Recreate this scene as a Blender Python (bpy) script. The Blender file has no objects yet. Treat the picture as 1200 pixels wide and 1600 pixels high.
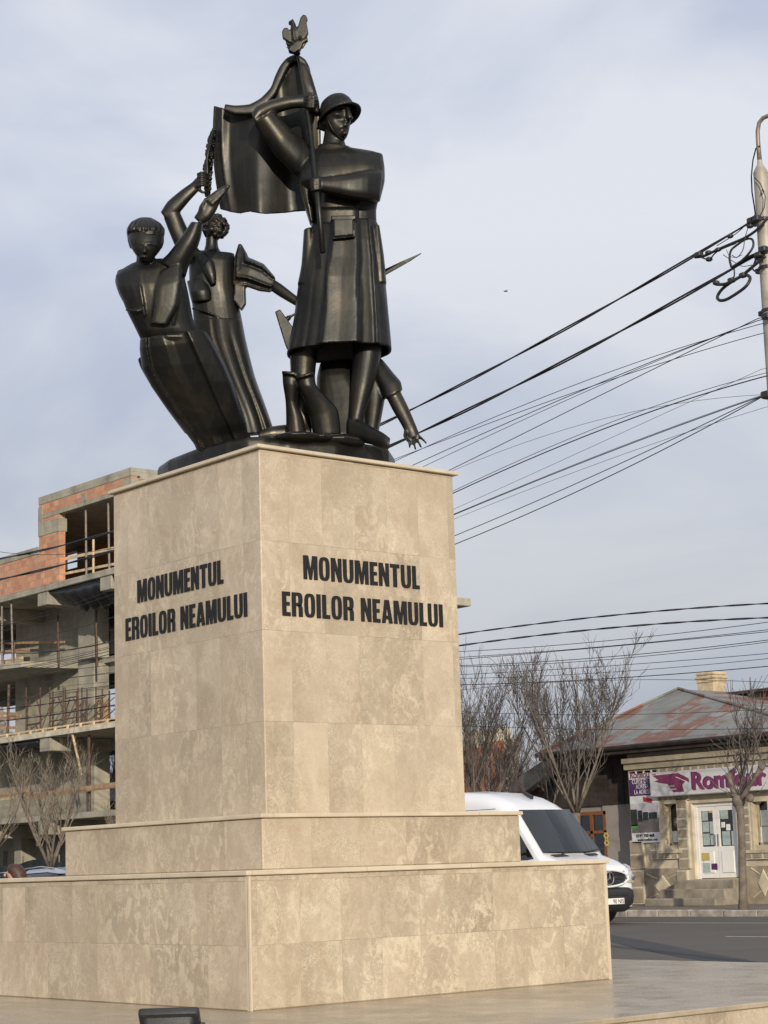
import bpy, math, random
import numpy as np
from mathutils import Vector, Matrix
from math import radians, sin, cos, pi

# ------------------------------------------------------------------ camera
SC = bpy.context.scene
COL = SC.collection
FOC = 2979.448
CAMP = np.array([-10.3488, -14.4173, 1.2411])
YAW, PITCH, ROLL = 0.87210, 0.18400, -0.03215
CF = np.array([cos(PITCH)*cos(YAW), cos(PITCH)*sin(YAW), sin(PITCH)])
_r = np.array([sin(YAW), -cos(YAW), 0.0]); _u = np.cross(_r, CF)
CR = cos(ROLL)*_r + sin(ROLL)*_u
CU = -sin(ROLL)*_r + cos(ROLL)*_u
cd = bpy.data.cameras.new('camera'); cam = bpy.data.objects.new('camera', cd); COL.objects.link(cam)
cd.sensor_fit = 'HORIZONTAL'; cd.sensor_width = 36; cd.lens = FOC*36/1200
cd.clip_start = 0.1; cd.clip_end = 5000
cam.matrix_world = Matrix(((CR[0], CU[0], -CF[0], CAMP[0]), (CR[1], CU[1], -CF[1], CAMP[1]),
                           (CR[2], CU[2], -CF[2], CAMP[2]), (0, 0, 0, 1)))
SC.camera = cam

# ------------------------------------------------------------------ sky, sun, exposure
SUN_EL = radians(14); SUN_AZ = radians(30)      # azimuth measured from -y towards -x
SD = np.array([-sin(SUN_AZ)*cos(SUN_EL), -cos(SUN_AZ)*cos(SUN_EL), sin(SUN_EL)])   # towards the sun
w = bpy.data.worlds.new('World'); SC.world = w; w.use_nodes = True
nt = w.node_tree; nt.nodes.clear()
out = nt.nodes.new('ShaderNodeOutputWorld')
sky = nt.nodes.new('ShaderNodeTexSky'); sky.sky_type = 'NISHITA'; sky.sun_disc = False
sky.sun_elevation = SUN_EL; sky.sun_rotation = math.atan2(SD[0], SD[1])
sky.dust_density = 2.0
bg1 = nt.nodes.new('ShaderNodeBackground'); bg1.inputs[1].default_value = 0.08
nt.links.new(sky.outputs[0], bg1.inputs[0])
tc = nt.nodes.new('ShaderNodeTexCoord')
mp = nt.nodes.new('ShaderNodeMapping'); mp.inputs['Scale'].default_value = (1.0, 1.0, 2.2)
mp.inputs['Rotation'].default_value = (0.15, -0.12, 0.3)
nt.links.new(tc.outputs['Generated'], mp.inputs[0])
n1 = nt.nodes.new('ShaderNodeTexNoise'); n1.inputs['Scale'].default_value = 3.6; n1.inputs['Detail'].default_value = 7.0
n1.inputs['Roughness'].default_value = 0.50; n1.inputs['Distortion'].default_value = 0.35
nt.links.new(mp.outputs[0], n1.inputs['Vector'])
rp = nt.nodes.new('ShaderNodeValToRGB')
rp.color_ramp.elements[0].position = 0.38; rp.color_ramp.elements[0].color = (0.575, 0.63, 0.775, 1)
rp.color_ramp.elements[1].position = 0.60; rp.color_ramp.elements[1].color = (0.83, 0.855, 0.92, 1)
nt.links.new(n1.outputs[0], rp.inputs[0])
# cloud sheet greyer close to the horizon
sx = nt.nodes.new('ShaderNodeSeparateXYZ'); nt.links.new(tc.outputs['Generated'], sx.inputs[0])
mr = nt.nodes.new('ShaderNodeMapRange'); mr.inputs[1].default_value = 0.0; mr.inputs[2].default_value = 0.32
mr.inputs[3].default_value = 0.60; mr.inputs[4].default_value = 1.0
nt.links.new(sx.outputs['Z'], mr.inputs[0])
mm = nt.nodes.new('ShaderNodeMixRGB'); mm.blend_type = 'MULTIPLY'; mm.inputs[0].default_value = 1.0
nt.links.new(rp.outputs[0], mm.inputs[1]); nt.links.new(mr.outputs[0], mm.inputs[2])
bg2 = nt.nodes.new('ShaderNodeBackground'); bg2.inputs[1].default_value = 1.0
nt.links.new(mm.outputs[0], bg2.inputs[0])
mx = nt.nodes.new('ShaderNodeMixShader'); mx.inputs[0].default_value = 0.88
nt.links.new(bg1.outputs[0], mx.inputs[1]); nt.links.new(bg2.outputs[0], mx.inputs[2])
nt.links.new(mx.outputs[0], out.inputs[0])

sl = bpy.data.lights.new('sun', 'SUN'); sl.energy = 3.7; sl.angle = radians(0.6); sl.color = (1.0, 0.885, 0.72)
so = bpy.data.objects.new('sun', sl); COL.objects.link(so)
so.rotation_euler = Vector(SD.tolist()).to_track_quat('Z', 'Y').to_euler(); so.location = (0, 0, 60)
SC.view_settings.view_transform = 'Standard'; SC.view_settings.look = 'None'
SC.view_settings.exposure = 0.0; SC.view_settings.gamma = 1.0

# ------------------------------------------------------------------ helpers: photo measurements -> world points
def ray(u, v): return CF + CR*(u-600)/FOC - CU*(v-800)/FOC
def at(u, v, D): return CAMP + ray(u, v)*D
def onx(u, v, X): d = ray(u, v); return CAMP + d*((X-CAMP[0])/d[0])
def ony(u, v, Y): d = ray(u, v); return CAMP + d*((Y-CAMP[1])/d[1])
def onz(u, v, Z): d = ray(u, v); return CAMP + d*((Z-CAMP[2])/d[2])

class MB:
    def __init__(s): s.v = []; s.f = []
    def add(s, vs, fs):
        o = len(s.v); s.v += [tuple(float(c) for c in p) for p in vs]; s.f += [tuple(i+o for i in f) for f in fs]; return s
    def box(s, x0, x1, y0, y1, z0, z1):
        return s.add([(x0,y0,z0),(x1,y0,z0),(x1,y1,z0),(x0,y1,z0),(x0,y0,z1),(x1,y0,z1),(x1,y1,z1),(x0,y1,z1)],
                     [(0,3,2,1),(4,5,6,7),(0,1,5,4),(1,2,6,5),(2,3,7,6),(3,0,4,7)])
    def bbox(s, x0, x1, y0, y1, z0, z1, b=0.01):      # box with bevelled top and vertical edges
        if x0 > x1: x0, x1 = x1, x0
        if y0 > y1: y0, y1 = y1, y0
        b = min(b, (x1-x0)/2.5, (y1-y0)/2.5, (z1-z0)/2.5)
        R = []
        for (z, i) in ((z0, b), (z0+b, 0), (z1-b, 0), (z1, b)):
            a0, a1, c0, c1 = x0+i, x1-i, y0+i, y1-i
            R.append([(a0+b,c0,z),(a1-b,c0,z),(a1,c0+b,z),(a1,c1-b,z),(a1-b,c1,z),(a0+b,c1,z),(a0,c1-b,z),(a0,c0+b,z)])
        return s.rings(R)
    def rings(s, R, cap=True, closed=True):
        n = len(R[0]); vs = [p for r in R for p in r]; fs = []
        for i in range(len(R)-1):
            for j in range(n if closed else n-1):
                k = (j+1) % n
                fs.append((i*n+j, i*n+k, (i+1)*n+k, (i+1)*n+j))
        if cap:
            fs.append(tuple(range(n-1, -1, -1))); fs.append(tuple(range((len(R)-1)*n, len(R)*n)))
        return s.add(vs, fs)
    def tube(s, pts, rad, n=6, cap=True):
        pts = [np.array(p, float) for p in pts]; m = len(pts)
        if not hasattr(rad, '__len__'): rad = [rad]*m
        R = []; a = None
        for i in range(m):
            t = pts[min(i+1, m-1)] - pts[max(i-1, 0)]; L = np.linalg.norm(t)
            t = t/L if L > 1e-9 else np.array([0, 0, 1.0])
            if a is None:
                h = np.array([0, 0, 1.0]) if abs(t[2]) < 0.9 else np.array([1.0, 0, 0]); a = np.cross(t, h)
            a = a - t*(a@t); a /= max(np.linalg.norm(a), 1e-9); b = np.cross(t, a)
            R.append([pts[i] + rad[i]*(a*cos(2*pi*k/n) + b*sin(2*pi*k/n)) for k in range(n)])
        return s.rings(R, cap)
    def ball(s, c, r, n=10, m=7):
        c = np.array(c, float); r = np.array([r, r, r] if not hasattr(r, '__len__') else r, float); R = []
        for i in range(m+1):
            p = -pi/2 + pi*(i+0.15*(i == 0)-0.15*(i == m))/m
            R.append([c + r*np.array([cos(p)*cos(2*pi*k/n), cos(p)*sin(2*pi*k/n), sin(p)]) for k in range(n)])
        return s.rings(R)
    def prism(s, poly, off):
        off = np.array(off, float)
        return s.rings([[np.array(p, float) for p in poly], [np.array(p, float)+off for p in poly]])
    def build(s, name, mat, parent=None, smooth=False, kind=None, angle=None):
        me = bpy.data.meshes.new(name); me.from_pydata(s.v, [], s.f); me.validate(); 
        me.materials.append(mat); o = bpy.data.objects.new(name, me); COL.objects.link(o)
        import bmesh as _b
        bm = _b.new(); bm.from_mesh(me); _b.ops.recalc_face_normals(bm, faces=bm.faces); bm.to_mesh(me); bm.free()
        if smooth:
            me.polygons.foreach_set('use_smooth', [True]*len(me.polygons))
            if angle: me.set_sharp_from_angle(angle=radians(angle))
        if parent is not None: o.parent = parent; o.matrix_parent_inverse = parent.matrix_world.inverted() if False else Matrix.Translation(-Vector(parent.location))
        if kind: o['kind'] = kind
        return o

def thing(name, label, cat, loc=(0, 0, 0), group=None):
    o = bpy.data.objects.new(name, None); COL.objects.link(o); o.location = tuple(float(c) for c in loc)
    o.empty_display_size = 0.3; o['label'] = label; o['category'] = cat
    if group: o['group'] = group
    return o
def tag(o, label, cat, group=None):
    o['label'] = label; o['category'] = cat
    if group: o['group'] = group
    return o

# ------------------------------------------------------------------ materials
class NT:
    def __init__(s, name):
        s.m = bpy.data.materials.new(name); s.m.use_nodes = True; s.t = s.m.node_tree; s.t.nodes.clear()
        s.o = s.t.nodes.new('ShaderNodeOutputMaterial'); s.p = s.t.nodes.new('ShaderNodeBsdfPrincipled')
        s.t.links.new(s.p.outputs[0], s.o.inputs[0]); s._c = None
    def n(s, ty, **k):
        x = s.t.nodes.new(ty)
        for a, b in k.items(): setattr(x, a, b)
        return x
    def L(s, a, b): s.t.links.new(a, b)
    def co(s):
        if s._c is None: s._c = s.n('ShaderNodeTexCoord').outputs['Object']
        return s._c
    def val(s, inp, v):
        if isinstance(v, (int, float)): inp.default_value = v
        elif isinstance(v, tuple): inp.default_value = v if len(v) == 4 or len(inp.default_value) == 3 else v + (1,)
        else: s.L(v, inp)
    def M(s, op, a, b=0.0, c=None):
        x = s.n('ShaderNodeMath', operation=op); s.val(x.inputs[0], a); s.val(x.inputs[1], b)
        if c is not None: s.val(x.inputs[2], c)
        return x.outputs[0]
    def map(s, scale=(1, 1, 1), loc=(0, 0, 0), rot=(0, 0, 0), src=None):
        x = s.n('ShaderNodeMapping'); x.inputs['Scale'].default_value = scale; x.inputs['Location'].default_value = loc
        x.inputs['Rotation'].default_value = rot; s.L(src or s.co(), x.inputs[0]); return x.outputs[0]
    def noise(s, scale, detail=4, rough=0.55, dist=0.0, vec=None):
        x = s.n('ShaderNodeTexNoise'); x.inputs['Scale'].default_value = scale; x.inputs['Detail'].default_value = detail
        x.inputs['Roughness'].default_value = rough; x.inputs['Distortion'].default_value = dist
        s.L(vec or s.co(), x.inputs['Vector']); return x.outputs[0]
    def ramp(s, f, stops):
        x = s.n('ShaderNodeValToRGB'); e = x.color_ramp.elements
        while len(e) < len(stops): e.new(0.5)
        for i, (p, c) in enumerate(stops):
            e[i].position = p; e[i].color = (c, c, c, 1) if isinstance(c, (int, float)) else c + (1,)
        s.L(f, x.inputs[0]); return x.outputs[0]
    def mix(s, f, a, b, mode='MIX'):
        x = s.n('ShaderNodeMixRGB', blend_type=mode); s.val(x.inputs[0], f); s.val(x.inputs[1], a); s.val(x.inputs[2], b)
        return x.outputs[0]
    def bump(s, h, strength=0.3, dist=0.01):
        x = s.n('ShaderNodeBump'); x.inputs['Strength'].default_value = strength; x.inputs['Distance'].default_value = dist
        s.L(h, x.inputs['Height']); s.L(x.outputs[0], s.p.inputs['Normal'])
    def set(s, **k):
        nm = dict(color='Base Color', rough='Roughness', metal='Metallic', coat='Coat Weight', spec='Specular IOR Level', trans='Transmission Weight', alpha='Alpha')
        for a, b in k.items(): s.val(s.p.inputs[nm[a]], b)
        return s.m

def plain(name, c, rough=0.6, metal=0.0, var=0.12, scale=6.0, bump=0.15, bscale=40.0, coat=0.0):
    k = NT(name); c = tuple(c)
    lo = tuple(x*(1-var) for x in c); hi = tuple(min(1, x*(1+var)) for x in c)
    f = k.noise(scale, 5); k.set(color=k.ramp(f, [(0.3, lo), (0.7, hi)]), rough=rough, metal=metal, coat=coat)
    if bump: k.bump(k.noise(bscale, 3), bump, 0.01)
    return k.m

def stone(name, tw, th, z0, off, cauli=0.4, tone=1.0, seed=0.0):
    """polished travertine / marble cladding laid in slabs tw x th; u runs along x on one face and along y on the other"""
    k = NT(name); sp = k.n('ShaderNodeSeparateXYZ'); k.L(k.co(), sp.inputs[0])
    geo = k.n('ShaderNodeNewGeometry'); ns = k.n('ShaderNodeSeparateXYZ'); k.L(geo.outputs['Normal'], ns.inputs[0])
    isx = k.M('GREATER_THAN', k.M('ABSOLUTE', ns.outputs['X']), 0.5)
    u = k.M('ADD', k.M('ADD', k.M('MULTIPLY', k.M('SUBTRACT', 1.0, isx), sp.outputs['X']), k.M('MULTIPLY', isx, k.M('ADD', sp.outputs['Y'], 37.17))), off+20.0)
    ru = k.M('DIVIDE', u, tw); rv = k.M('DIVIDE', k.M('SUBTRACT', sp.outputs['Z'], z0), th)
    iu = k.M('FLOOR', ru); iv = k.M('FLOOR', rv); fu = k.M('FRACT', ru); fv = k.M('FRACT', rv)
    cid = k.n('ShaderNodeCombineXYZ'); k.L(iu, cid.inputs[0]); k.L(iv, cid.inputs[1]); cid.inputs[2].default_value = seed
    wn = k.n('ShaderNodeTexWhiteNoise'); wn.noise_dimensions = '3D'; k.L(cid.outputs[0], wn.inputs['Vector'])
    # each slab its own piece of rock: offset noise coordinates by slab id
    add = k.n('ShaderNodeVectorMath', operation='MULTIPLY_ADD'); k.L(wn.outputs['Color'], add.inputs[0]); add.inputs[1].default_value = (0.9, 0.9, 0.5); k.L(k.co(), add.inputs[2])
    vec = add.outputs[0]
    big = k.noise(1.4, 4, 0.6, 0.8, k.map((1, 1, 0.6), src=vec))
    mid = k.noise(8.0, 7, 0.68, 0.9, k.map((1, 1, 0.7), src=vec))
    fine = k.noise(34.0, 4, 0.7, 0.4, vec)
    col = k.ramp(big, [(0.28, (0.345*tone, 0.277*tone, 0.197*tone)), (0.48, (0.405*tone, 0.334*tone, 0.247*tone)), (0.74, (0.495*tone, 0.418*tone, 0.318*tone))])
    tonev = k.M('ADD', k.M('MULTIPLY', wn.outputs['Value'], 0.25), 0.86)
    col = k.mix(1.0, col, tonev, 'MULTIPLY')
    # pale cauliflower veins
    vein = k.ramp(mid, [(0.50, 0.0), (0.60, 1.0), (0.66, 0.55), (0.74, 0.1)])
    vein2 = k.ramp(k.noise(0.8, 3, 0.5, 0.0, k.co()), [(0.40, 0.15), (0.62, 1.0)])
    col = k.mix(k.M('MULTIPLY', k.M('MULTIPLY', vein, vein2), cauli), col, (0.70*tone, 0.61*tone, 0.45*tone))
    edge = k.ramp(k.noise(12.0, 6, 0.7, 1.2, vec), [(0.47, 0.0), (0.50, 1.0), (0.53, 0.0)])
    col = k.mix(k.M('MULTIPLY', edge, cauli*0.45), col, (0.72*tone, 0.64*tone, 0.48*tone))
    # clusters of small pale curls and little pits
    clus = k.ramp(k.noise(2.3, 4, 0.6, 0.5, vec), [(0.47, 0.0), (0.60, 1.0)])
    curl = k.ramp(k.noise(26.0, 3, 0.6, 1.6, vec), [(0.46, 0.0), (0.505, 1.0), (0.55, 0.0)])
    col = k.mix(k.M('MULTIPLY', k.M('MULTIPLY', clus, curl), min(1.0, cauli*1.1)), col, (0.76*tone, 0.68*tone, 0.52*tone))
    brown = k.ramp(k.noise(3.1, 4, 0.6, 0.8, k.map((1, 1, 0.8), (5, 3, 1), src=vec)), [(0.56, 0.0), (0.68, 1.0)])
    col = k.mix(k.M('MULTIPLY', brown, 0.28), col, (0.40*tone, 0.29*tone, 0.19*tone))
    speck = k.ramp(fine, [(0.30, 1.0), (0.37, 0.0)])
    col = k.mix(k.M('MULTIPLY', speck, 0.45), col, (0.30, 0.22, 0.15))
    # dirt streaks running down, very faint
    st = k.ramp(k.noise(5.0, 3, 0.5, 0.0, k.map((1.2, 1.2, 0.05))), [(0.5, 0.0), (0.8, 1.0)])
    col = k.mix(k.M('MULTIPLY', st, 0.16), col, (0.33, 0.28, 0.22))
    jw, jh = 0.0022/tw, 0.0022/th
    ju = k.M('MAXIMUM', k.M('LESS_THAN', fu, jw), k.M('GREATER_THAN', fu, 1-jw))
    jv = k.M('MAXIMUM', k.M('LESS_THAN', fv, jh), k.M('GREATER_THAN', fv, 1-jh))
    jn = k.ramp(k.noise(3.0, 2, 0.5), [(0.35, 0.25), (0.6, 1.0)])
    j = k.M('MULTIPLY', k.M('MAXIMUM', k.M('MULTIPLY', ju, 0.5), jv), jn)
    col = k.mix(k.M('MULTIPLY', j, 0.65), col, (0.16, 0.12, 0.085))
    k.set(color=col, rough=k.M('ADD', k.M('MULTIPLY', mid, 0.25), 0.26), spec=0.4)
    k.bump(k.M('SUBTRACT', fine, k.M('MULTIPLY', j, 1.5)), 0.12, 0.004)
    return k.m

M = {}
M['stone_base'] = stone('stone_base', 0.49, 0.577, 0.0, -0.005, 0.60, seed=3)
M['stone_step'] = stone('stone_step', 0.61, 2.0, 1.0, 0.12, 0.5, seed=5)
M['stone_shaft'] = stone('stone_shaft', 0.4426, 0.923, 1.795, -20.0+20.0-1.013, 0.50, seed=9)
def capstone():
    k = NT('capstone'); sp = k.n('ShaderNodeSeparateXYZ'); k.L(k.co(), sp.inputs[0])
    s_ = k.M('ADD', sp.outputs['X'], sp.outputs['Y']); fr = k.M('FRACT', k.M('DIVIDE', s_, 1.35))
    j = k.M('LESS_THAN', fr, 0.0035)
    col = k.ramp(k.noise(3.0, 5), [(0.3, (0.50, 0.42, 0.31)), (0.7, (0.62, 0.54, 0.41))])
    col = k.mix(k.M('MULTIPLY', j, 0.7), col, (0.15, 0.12, 0.09))
    k.set(color=col, rough=0.4); k.bump(k.noise(60, 3), 0.1, 0.004); return k.m
M['cap'] = capstone()
def paving():
    k = NT('marble_paving'); sp = k.n('ShaderNodeSeparateXYZ'); k.L(k.co(), sp.inputs[0])
    rx = k.M('DIVIDE', sp.outputs['X'], 0.9); ry = k.M('DIVIDE', k.M('ADD', sp.outputs['Y'], 0.02), 1.5)
    j = k.M('MAXIMUM', k.M('LESS_THAN', k.M('FRACT', rx), 0.004), k.M('LESS_THAN', k.M('FRACT', ry), 0.0025))
    cid = k.n('ShaderNodeCombineXYZ'); k.L(k.M('FLOOR', rx), cid.inputs[0]); k.L(k.M('FLOOR', ry), cid.inputs[1])
    wn = k.n('ShaderNodeTexWhiteNoise'); k.L(cid.outputs[0], wn.inputs['Vector'])
    col = k.ramp(k.noise(1.6, 6, 0.6, 1.0, k.map((1, 0.35, 1))), [(0.3, (0.33, 0.27, 0.19)), (0.55, (0.42, 0.35, 0.25)), (0.75, (0.49, 0.41, 0.30))])
    col = k.mix(1.0, col, k.M('ADD', k.M('MULTIPLY', wn.outputs['Value'], 0.14), 0.9), 'MULTIPLY')
    dirt = k.ramp(k.noise(0.7, 6, 0.7, 1.5), [(0.58, 0.0), (0.72, 1.0)])
    col = k.mix(k.M('MULTIPLY', dirt, 0.5), col, (0.20, 0.17, 0.14))
    col = k.mix(k.M('MULTIPLY', j, 0.5), col, (0.14, 0.11, 0.09))
    k.set(color=col, rough=k.ramp(k.noise(2.2, 5), [(0.3, 0.16), (0.7, 0.42)]), spec=0.5)
    k.bump(k.noise(25, 4), 0.05, 0.004); return k.m
M['paving'] = paving()
def bronze():
    k = NT('bronze'); n = k.noise(2.2, 6, 0.62, 0.6); f = k.noise(16, 5, 0.6)
    st = k.noise(3.0, 4, 0.6, 0.2, k.map((2.2, 2.2, 0.22)))
    col = k.ramp(n, [(0.30, (0.013, 0.0145, 0.0145)), (0.5, (0.020, 0.0205, 0.0185)), (0.72, (0.044, 0.038, 0.028))])
    col = k.mix(k.ramp(st, [(0.5, 0.0), (0.75, 0.45)]), col, (0.070, 0.056, 0.036))
    col = k.mix(k.ramp(f, [(0.62, 0.0), (0.78, 0.35)]), col, (0.050, 0.055, 0.048))
    k.set(color=col, metal=0.65, rough=k.ramp(n, [(0.3, 0.48), (0.5, 0.41), (0.72, 0.33)]), spec=0.5)
    h = k.M('ADD', k.noise(6, 4, 0.6), k.M('MULTIPLY', k.noise(40, 3, 0.6), 0.15))
    k.bump(h, 0.10, 0.02); return k.m
M['bronze'] = bronze()
M['letter'] = plain('letter_black', (0.006, 0.0065, 0.008), 0.75, 0, 0.2, 20, 0.05)
def asphalt():
    k = NT('asphalt'); col = k.ramp(k.noise(0.35, 5, 0.6, 0.6), [(0.3, (0.075, 0.062, 0.048)), (0.7, (0.105, 0.087, 0.067))])
    col = k.mix(k.ramp(k.noise(120, 2), [(0.4, 0.0), (0.75, 0.5)]), col, (0.14, 0.13, 0.12))
    wear = k.ramp(k.noise(1.0, 3, 0.5, 0.0, k.map((0.55, 0.02, 1))), [(0.45, 0.0), (0.7, 0.5)])
    col = k.mix(wear, col, (0.095, 0.088, 0.08))
    k.set(color=col, rough=0.85); k.bump(k.noise(90, 3), 0.4, 0.01); return k.m
M['asphalt'] = asphalt()
M['patch'] = plain('asphalt_patch', (0.040, 0.040, 0.042), 0.8, 0, 0.2, 3, 0.4, 90)
M['line'] = plain('road_paint', (0.55, 0.53, 0.50), 0.7, 0, 0.3, 9, 0.2)
M['pavement'] = plain('pavement', (0.17, 0.145, 0.12), 0.85, 0, 0.25, 2.5, 0.4, 30)
M['ground'] = plain('ground', (0.11, 0.10, 0.08), 0.9, 0, 0.3, 0.6, 0.4, 10)
M['kerb'] = plain('kerb_stone', (0.36, 0.33, 0.29), 0.8, 0, 0.45, 3.5, 0.5, 20)
def concrete():
    k = NT('concrete'); a = k.noise(0.9, 6, 0.65, 0.5)
    col = k.ramp(a, [(0.28, (0.18, 0.17, 0.14)), (0.5, (0.32, 0.30, 0.24)), (0.75, (0.44, 0.41, 0.325))])
    st = k.ramp(k.noise(2.0, 4, 0.6, 0, k.map((1, 1, 0.12))), [(0.5, 0.0), (0.75, 0.5)])
    col = k.mix(st, col, (0.17, 0.165, 0.14))
    sp = k.n('ShaderNodeSeparateXYZ'); k.L(k.co(), sp.inputs[0])
    j = k.M('MAXIMUM', k.M('LESS_THAN', k.M('FRACT', k.M('DIVIDE', sp.outputs['Z'], 0.62)), 0.03), k.M('LESS_THAN', k.M('FRACT', k.M('DIVIDE', sp.outputs['Y'], 1.3)), 0.016))
    col = k.mix(k.M('MULTIPLY', j, 0.35), col, (0.12, 0.115, 0.10))
    k.set(color=col, rough=0.88); k.bump(k.noise(14, 5), 0.4, 0.03); return k.m
M['concrete'] = concrete()
M['darkinner'] = plain('unlit_brown_brick', (0.085, 0.045, 0.032), 0.9, 0, 0.4, 2.0, 0.4)  # brown darkened so rooms behind the openings look unlit; shade in the colour
def hollow_brick():
    k = NT('hollow_brick'); sp = k.n('ShaderNodeSeparateXYZ'); k.L(k.co(), sp.inputs[0])
    cb = k.n('ShaderNodeCombineXYZ'); k.L(k.M('ADD', sp.outputs['Y'], sp.outputs['X']), cb.inputs[0]); k.L(sp.outputs['Z'], cb.inputs[1])
    b = k.n('ShaderNodeTexBrick'); k.L(cb.outputs[0], b.inputs['Vector'])
    b.inputs['Scale'].default_value = 1.0; b.inputs['Brick Width'].default_value = 0.36; b.inputs['Row Height'].default_value = 0.24
    b.inputs['Mortar Size'].default_value = 0.022; b.inputs['Mortar Smooth'].default_value = 0.3; b.inputs['Bias'].default_value = 0.0
    b.inputs['Color1'].default_value = (0.40, 0.165, 0.095, 1); b.inputs['Color2'].default_value = (0.62, 0.31, 0.18, 1); b.inputs['Mortar'].default_value = (0.33, 0.24, 0.18, 1)
    col = k.mix(k.ramp(k.noise(0.9, 5, 0.6), [(0.45, 0.0), (0.72, 0.65)]), b.outputs['Color'], (0.40, 0.27, 0.19))
    col = k.mix(k.ramp(k.noise(7, 3), [(0.5, 0.0), (0.75, 0.4)]), col, (0.62, 0.36, 0.21))
    k.set(color=col, rough=0.9); k.bump(b.outputs['Fac'], -0.5, 0.02); return k.m
M['brick'] = hollow_brick()
M['wood'] = plain('raw_timber', (0.34, 0.22, 0.13), 0.8, 0, 0.3, 4, 0.3)
M['palewood'] = plain('pale_timber', (0.55, 0.42, 0.26), 0.8, 0, 0.3, 4, 0.3)
M['rust'] = plain('rusty_steel', (0.11, 0.070, 0.050), 0.8, 0.2, 0.4, 8, 0.3)
M['prop'] = plain('prop_steel', (0.22, 0.19, 0.17), 0.7, 0.3, 0.3, 8, 0.2)
M['darksheet'] = plain('dark_plastic_sheet', (0.018, 0.020, 0.026), 0.45, 0, 0.4, 2, 0.6, 6)
M['net'] = plain('green_fence_net', (0.020, 0.028, 0.026), 0.8, 0, 0.4, 1.2, 0.3)
M['bark'] = plain('bark', (0.150, 0.125, 0.100), 0.9, 0, 0.35, 7, 0.6, 35)
M['twig'] = plain('twig', (0.115, 0.098, 0.088), 0.9, 0, 0.3, 6, 0)
M['twigpale'] = plain('pale_twig', (0.30, 0.25, 0.19), 0.9, 0, 0.3, 5, 0)
M['cable'] = plain('black_cable', (0.014, 0.014, 0.017), 0.5, 0, 0.2, 20, 0)
def carpaint(name, c, rough=0.25):
    k = NT(name); k.set(color=k.ramp(k.noise(1.5, 4), [(0.3, tuple(x*0.93 for x in c)), (0.7, c)]), rough=rough, coat=0.6)
    k.p.inputs['Coat Roughness'].default_value = 0.06; return k.m
M['white_paint'] = carpaint('white_paint', (0.78, 0.79, 0.81))
M['red_paint'] = carpaint('red_paint', (0.17, 0.025, 0.03))
M['blue_paint'] = carpaint('silver_blue_paint', (0.30, 0.34, 0.44))
def glass(name, c=(0.012, 0.016, 0.022), rough=0.05):
    k = NT(name); k.set(color=k.ramp(k.noise(2.0, 3), [(0.3, c), (0.7, tuple(x*1.8 for x in c))]), rough=rough, spec=0.6, coat=0.4)
    k.p.inputs['Coat Roughness'].default_value = 0.02; return k.m
M['glass'] = glass('dark_glass', (0.006, 0.008, 0.010), 0.04); M['winglass'] = glass('window_glass', (0.010, 0.011, 0.013), 0.12)
M['blackplastic'] = plain('black_plastic', (0.022, 0.023, 0.026), 0.55, 0, 0.2, 8, 0.2, 60)
M['rubber'] = plain('tyre_rubber', (0.018, 0.018, 0.018), 0.8, 0, 0.2, 8, 0.3, 50)
M['chrome'] = plain('chrome', (0.62, 0.62, 0.62), 0.18, 1.0, 0.05, 5, 0)
M['lampglass'] = plain('headlight_lens', (0.55, 0.55, 0.52), 0.12, 0.3, 0.15, 9, 0, coat=0.8)
M['white'] = plain('white_plastic', (0.78, 0.77, 0.74), 0.4, 0, 0.05, 4, 0.05)
M['paper'] = plain('paper', (0.72, 0.76, 0.74), 0.7, 0, 0.08, 10, 0)
M['blueish'] = plain('blue_paper', (0.36, 0.43, 0.42), 0.7, 0, 0.15, 14, 0)
M['sign_board'] = plain('sign_board', (0.56, 0.56, 0.57), 0.4, 0, 0.06, 1.5, 0.05)
M['sign_purple'] = plain('sign_purple', (0.19, 0.035, 0.095), 0.5, 0, 0.15, 3, 0)
M['sign_shadow'] = plain('sign_letter_edge', (0.50, 0.48, 0.50), 0.5, 0, 0.1, 3, 0)
M['poster_purple'] = plain('poster_purple', (0.085, 0.025, 0.12), 0.5, 0, 0.15, 3, 0)
M['poster_white'] = plain('poster_white', (0.66, 0.66, 0.68), 0.5, 0, 0.05, 3, 0)
M['poster_grey'] = plain('poster_grey', (0.16, 0.145, 0.14), 0.5, 0, 0.3, 2, 0)
M['poster_sky'] = plain('poster_sky', (0.50, 0.48, 0.53), 0.5, 0, 0.08, 2, 0)
M['poster_bus'] = plain('poster_bus', (0.030, 0.036, 0.034), 0.5, 0, 0.5, 6, 0)
M['green'] = plain('bright_green', (0.07, 0.30, 0.05), 0.5, 0, 0.1, 2, 0)
M['red'] = plain('tag_red', (0.50, 0.03, 0.03), 0.5, 0, 0.1, 3, 0)
M['yellow'] = plain('yellow', (0.50, 0.40, 0.12), 0.5, 0, 0.1, 3, 0)
M['stucco'] = plain('beige_stucco', (0.50, 0.435, 0.32), 0.9, 0, 0.30, 1.4, 0.4, 25)
M['quoin'] = plain('grey_beige_block', (0.30, 0.25, 0.18), 0.9, 0, 0.28, 3.0, 0.4, 25)
M['mortar'] = plain('pale_mortar', (0.50, 0.46, 0.37), 0.9, 0, 0.2, 3, 0.2)
M['cornice'] = plain('cornice', (0.33, 0.29, 0.215), 0.9, 0, 0.28, 1.6, 0.3)
M['cornice2'] = plain('pale_slab_edge', (0.50, 0.46, 0.37), 0.9, 0, 0.28, 2.6, 0.3)
M['greywall'] = plain('grey_render', (0.27, 0.245, 0.225), 0.9, 0, 0.14, 0.9, 0.3)
M['darkwood'] = plain('dark_weathered_boards', (0.035, 0.026, 0.022), 0.85, 0, 0.5, 3, 0.4)
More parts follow.
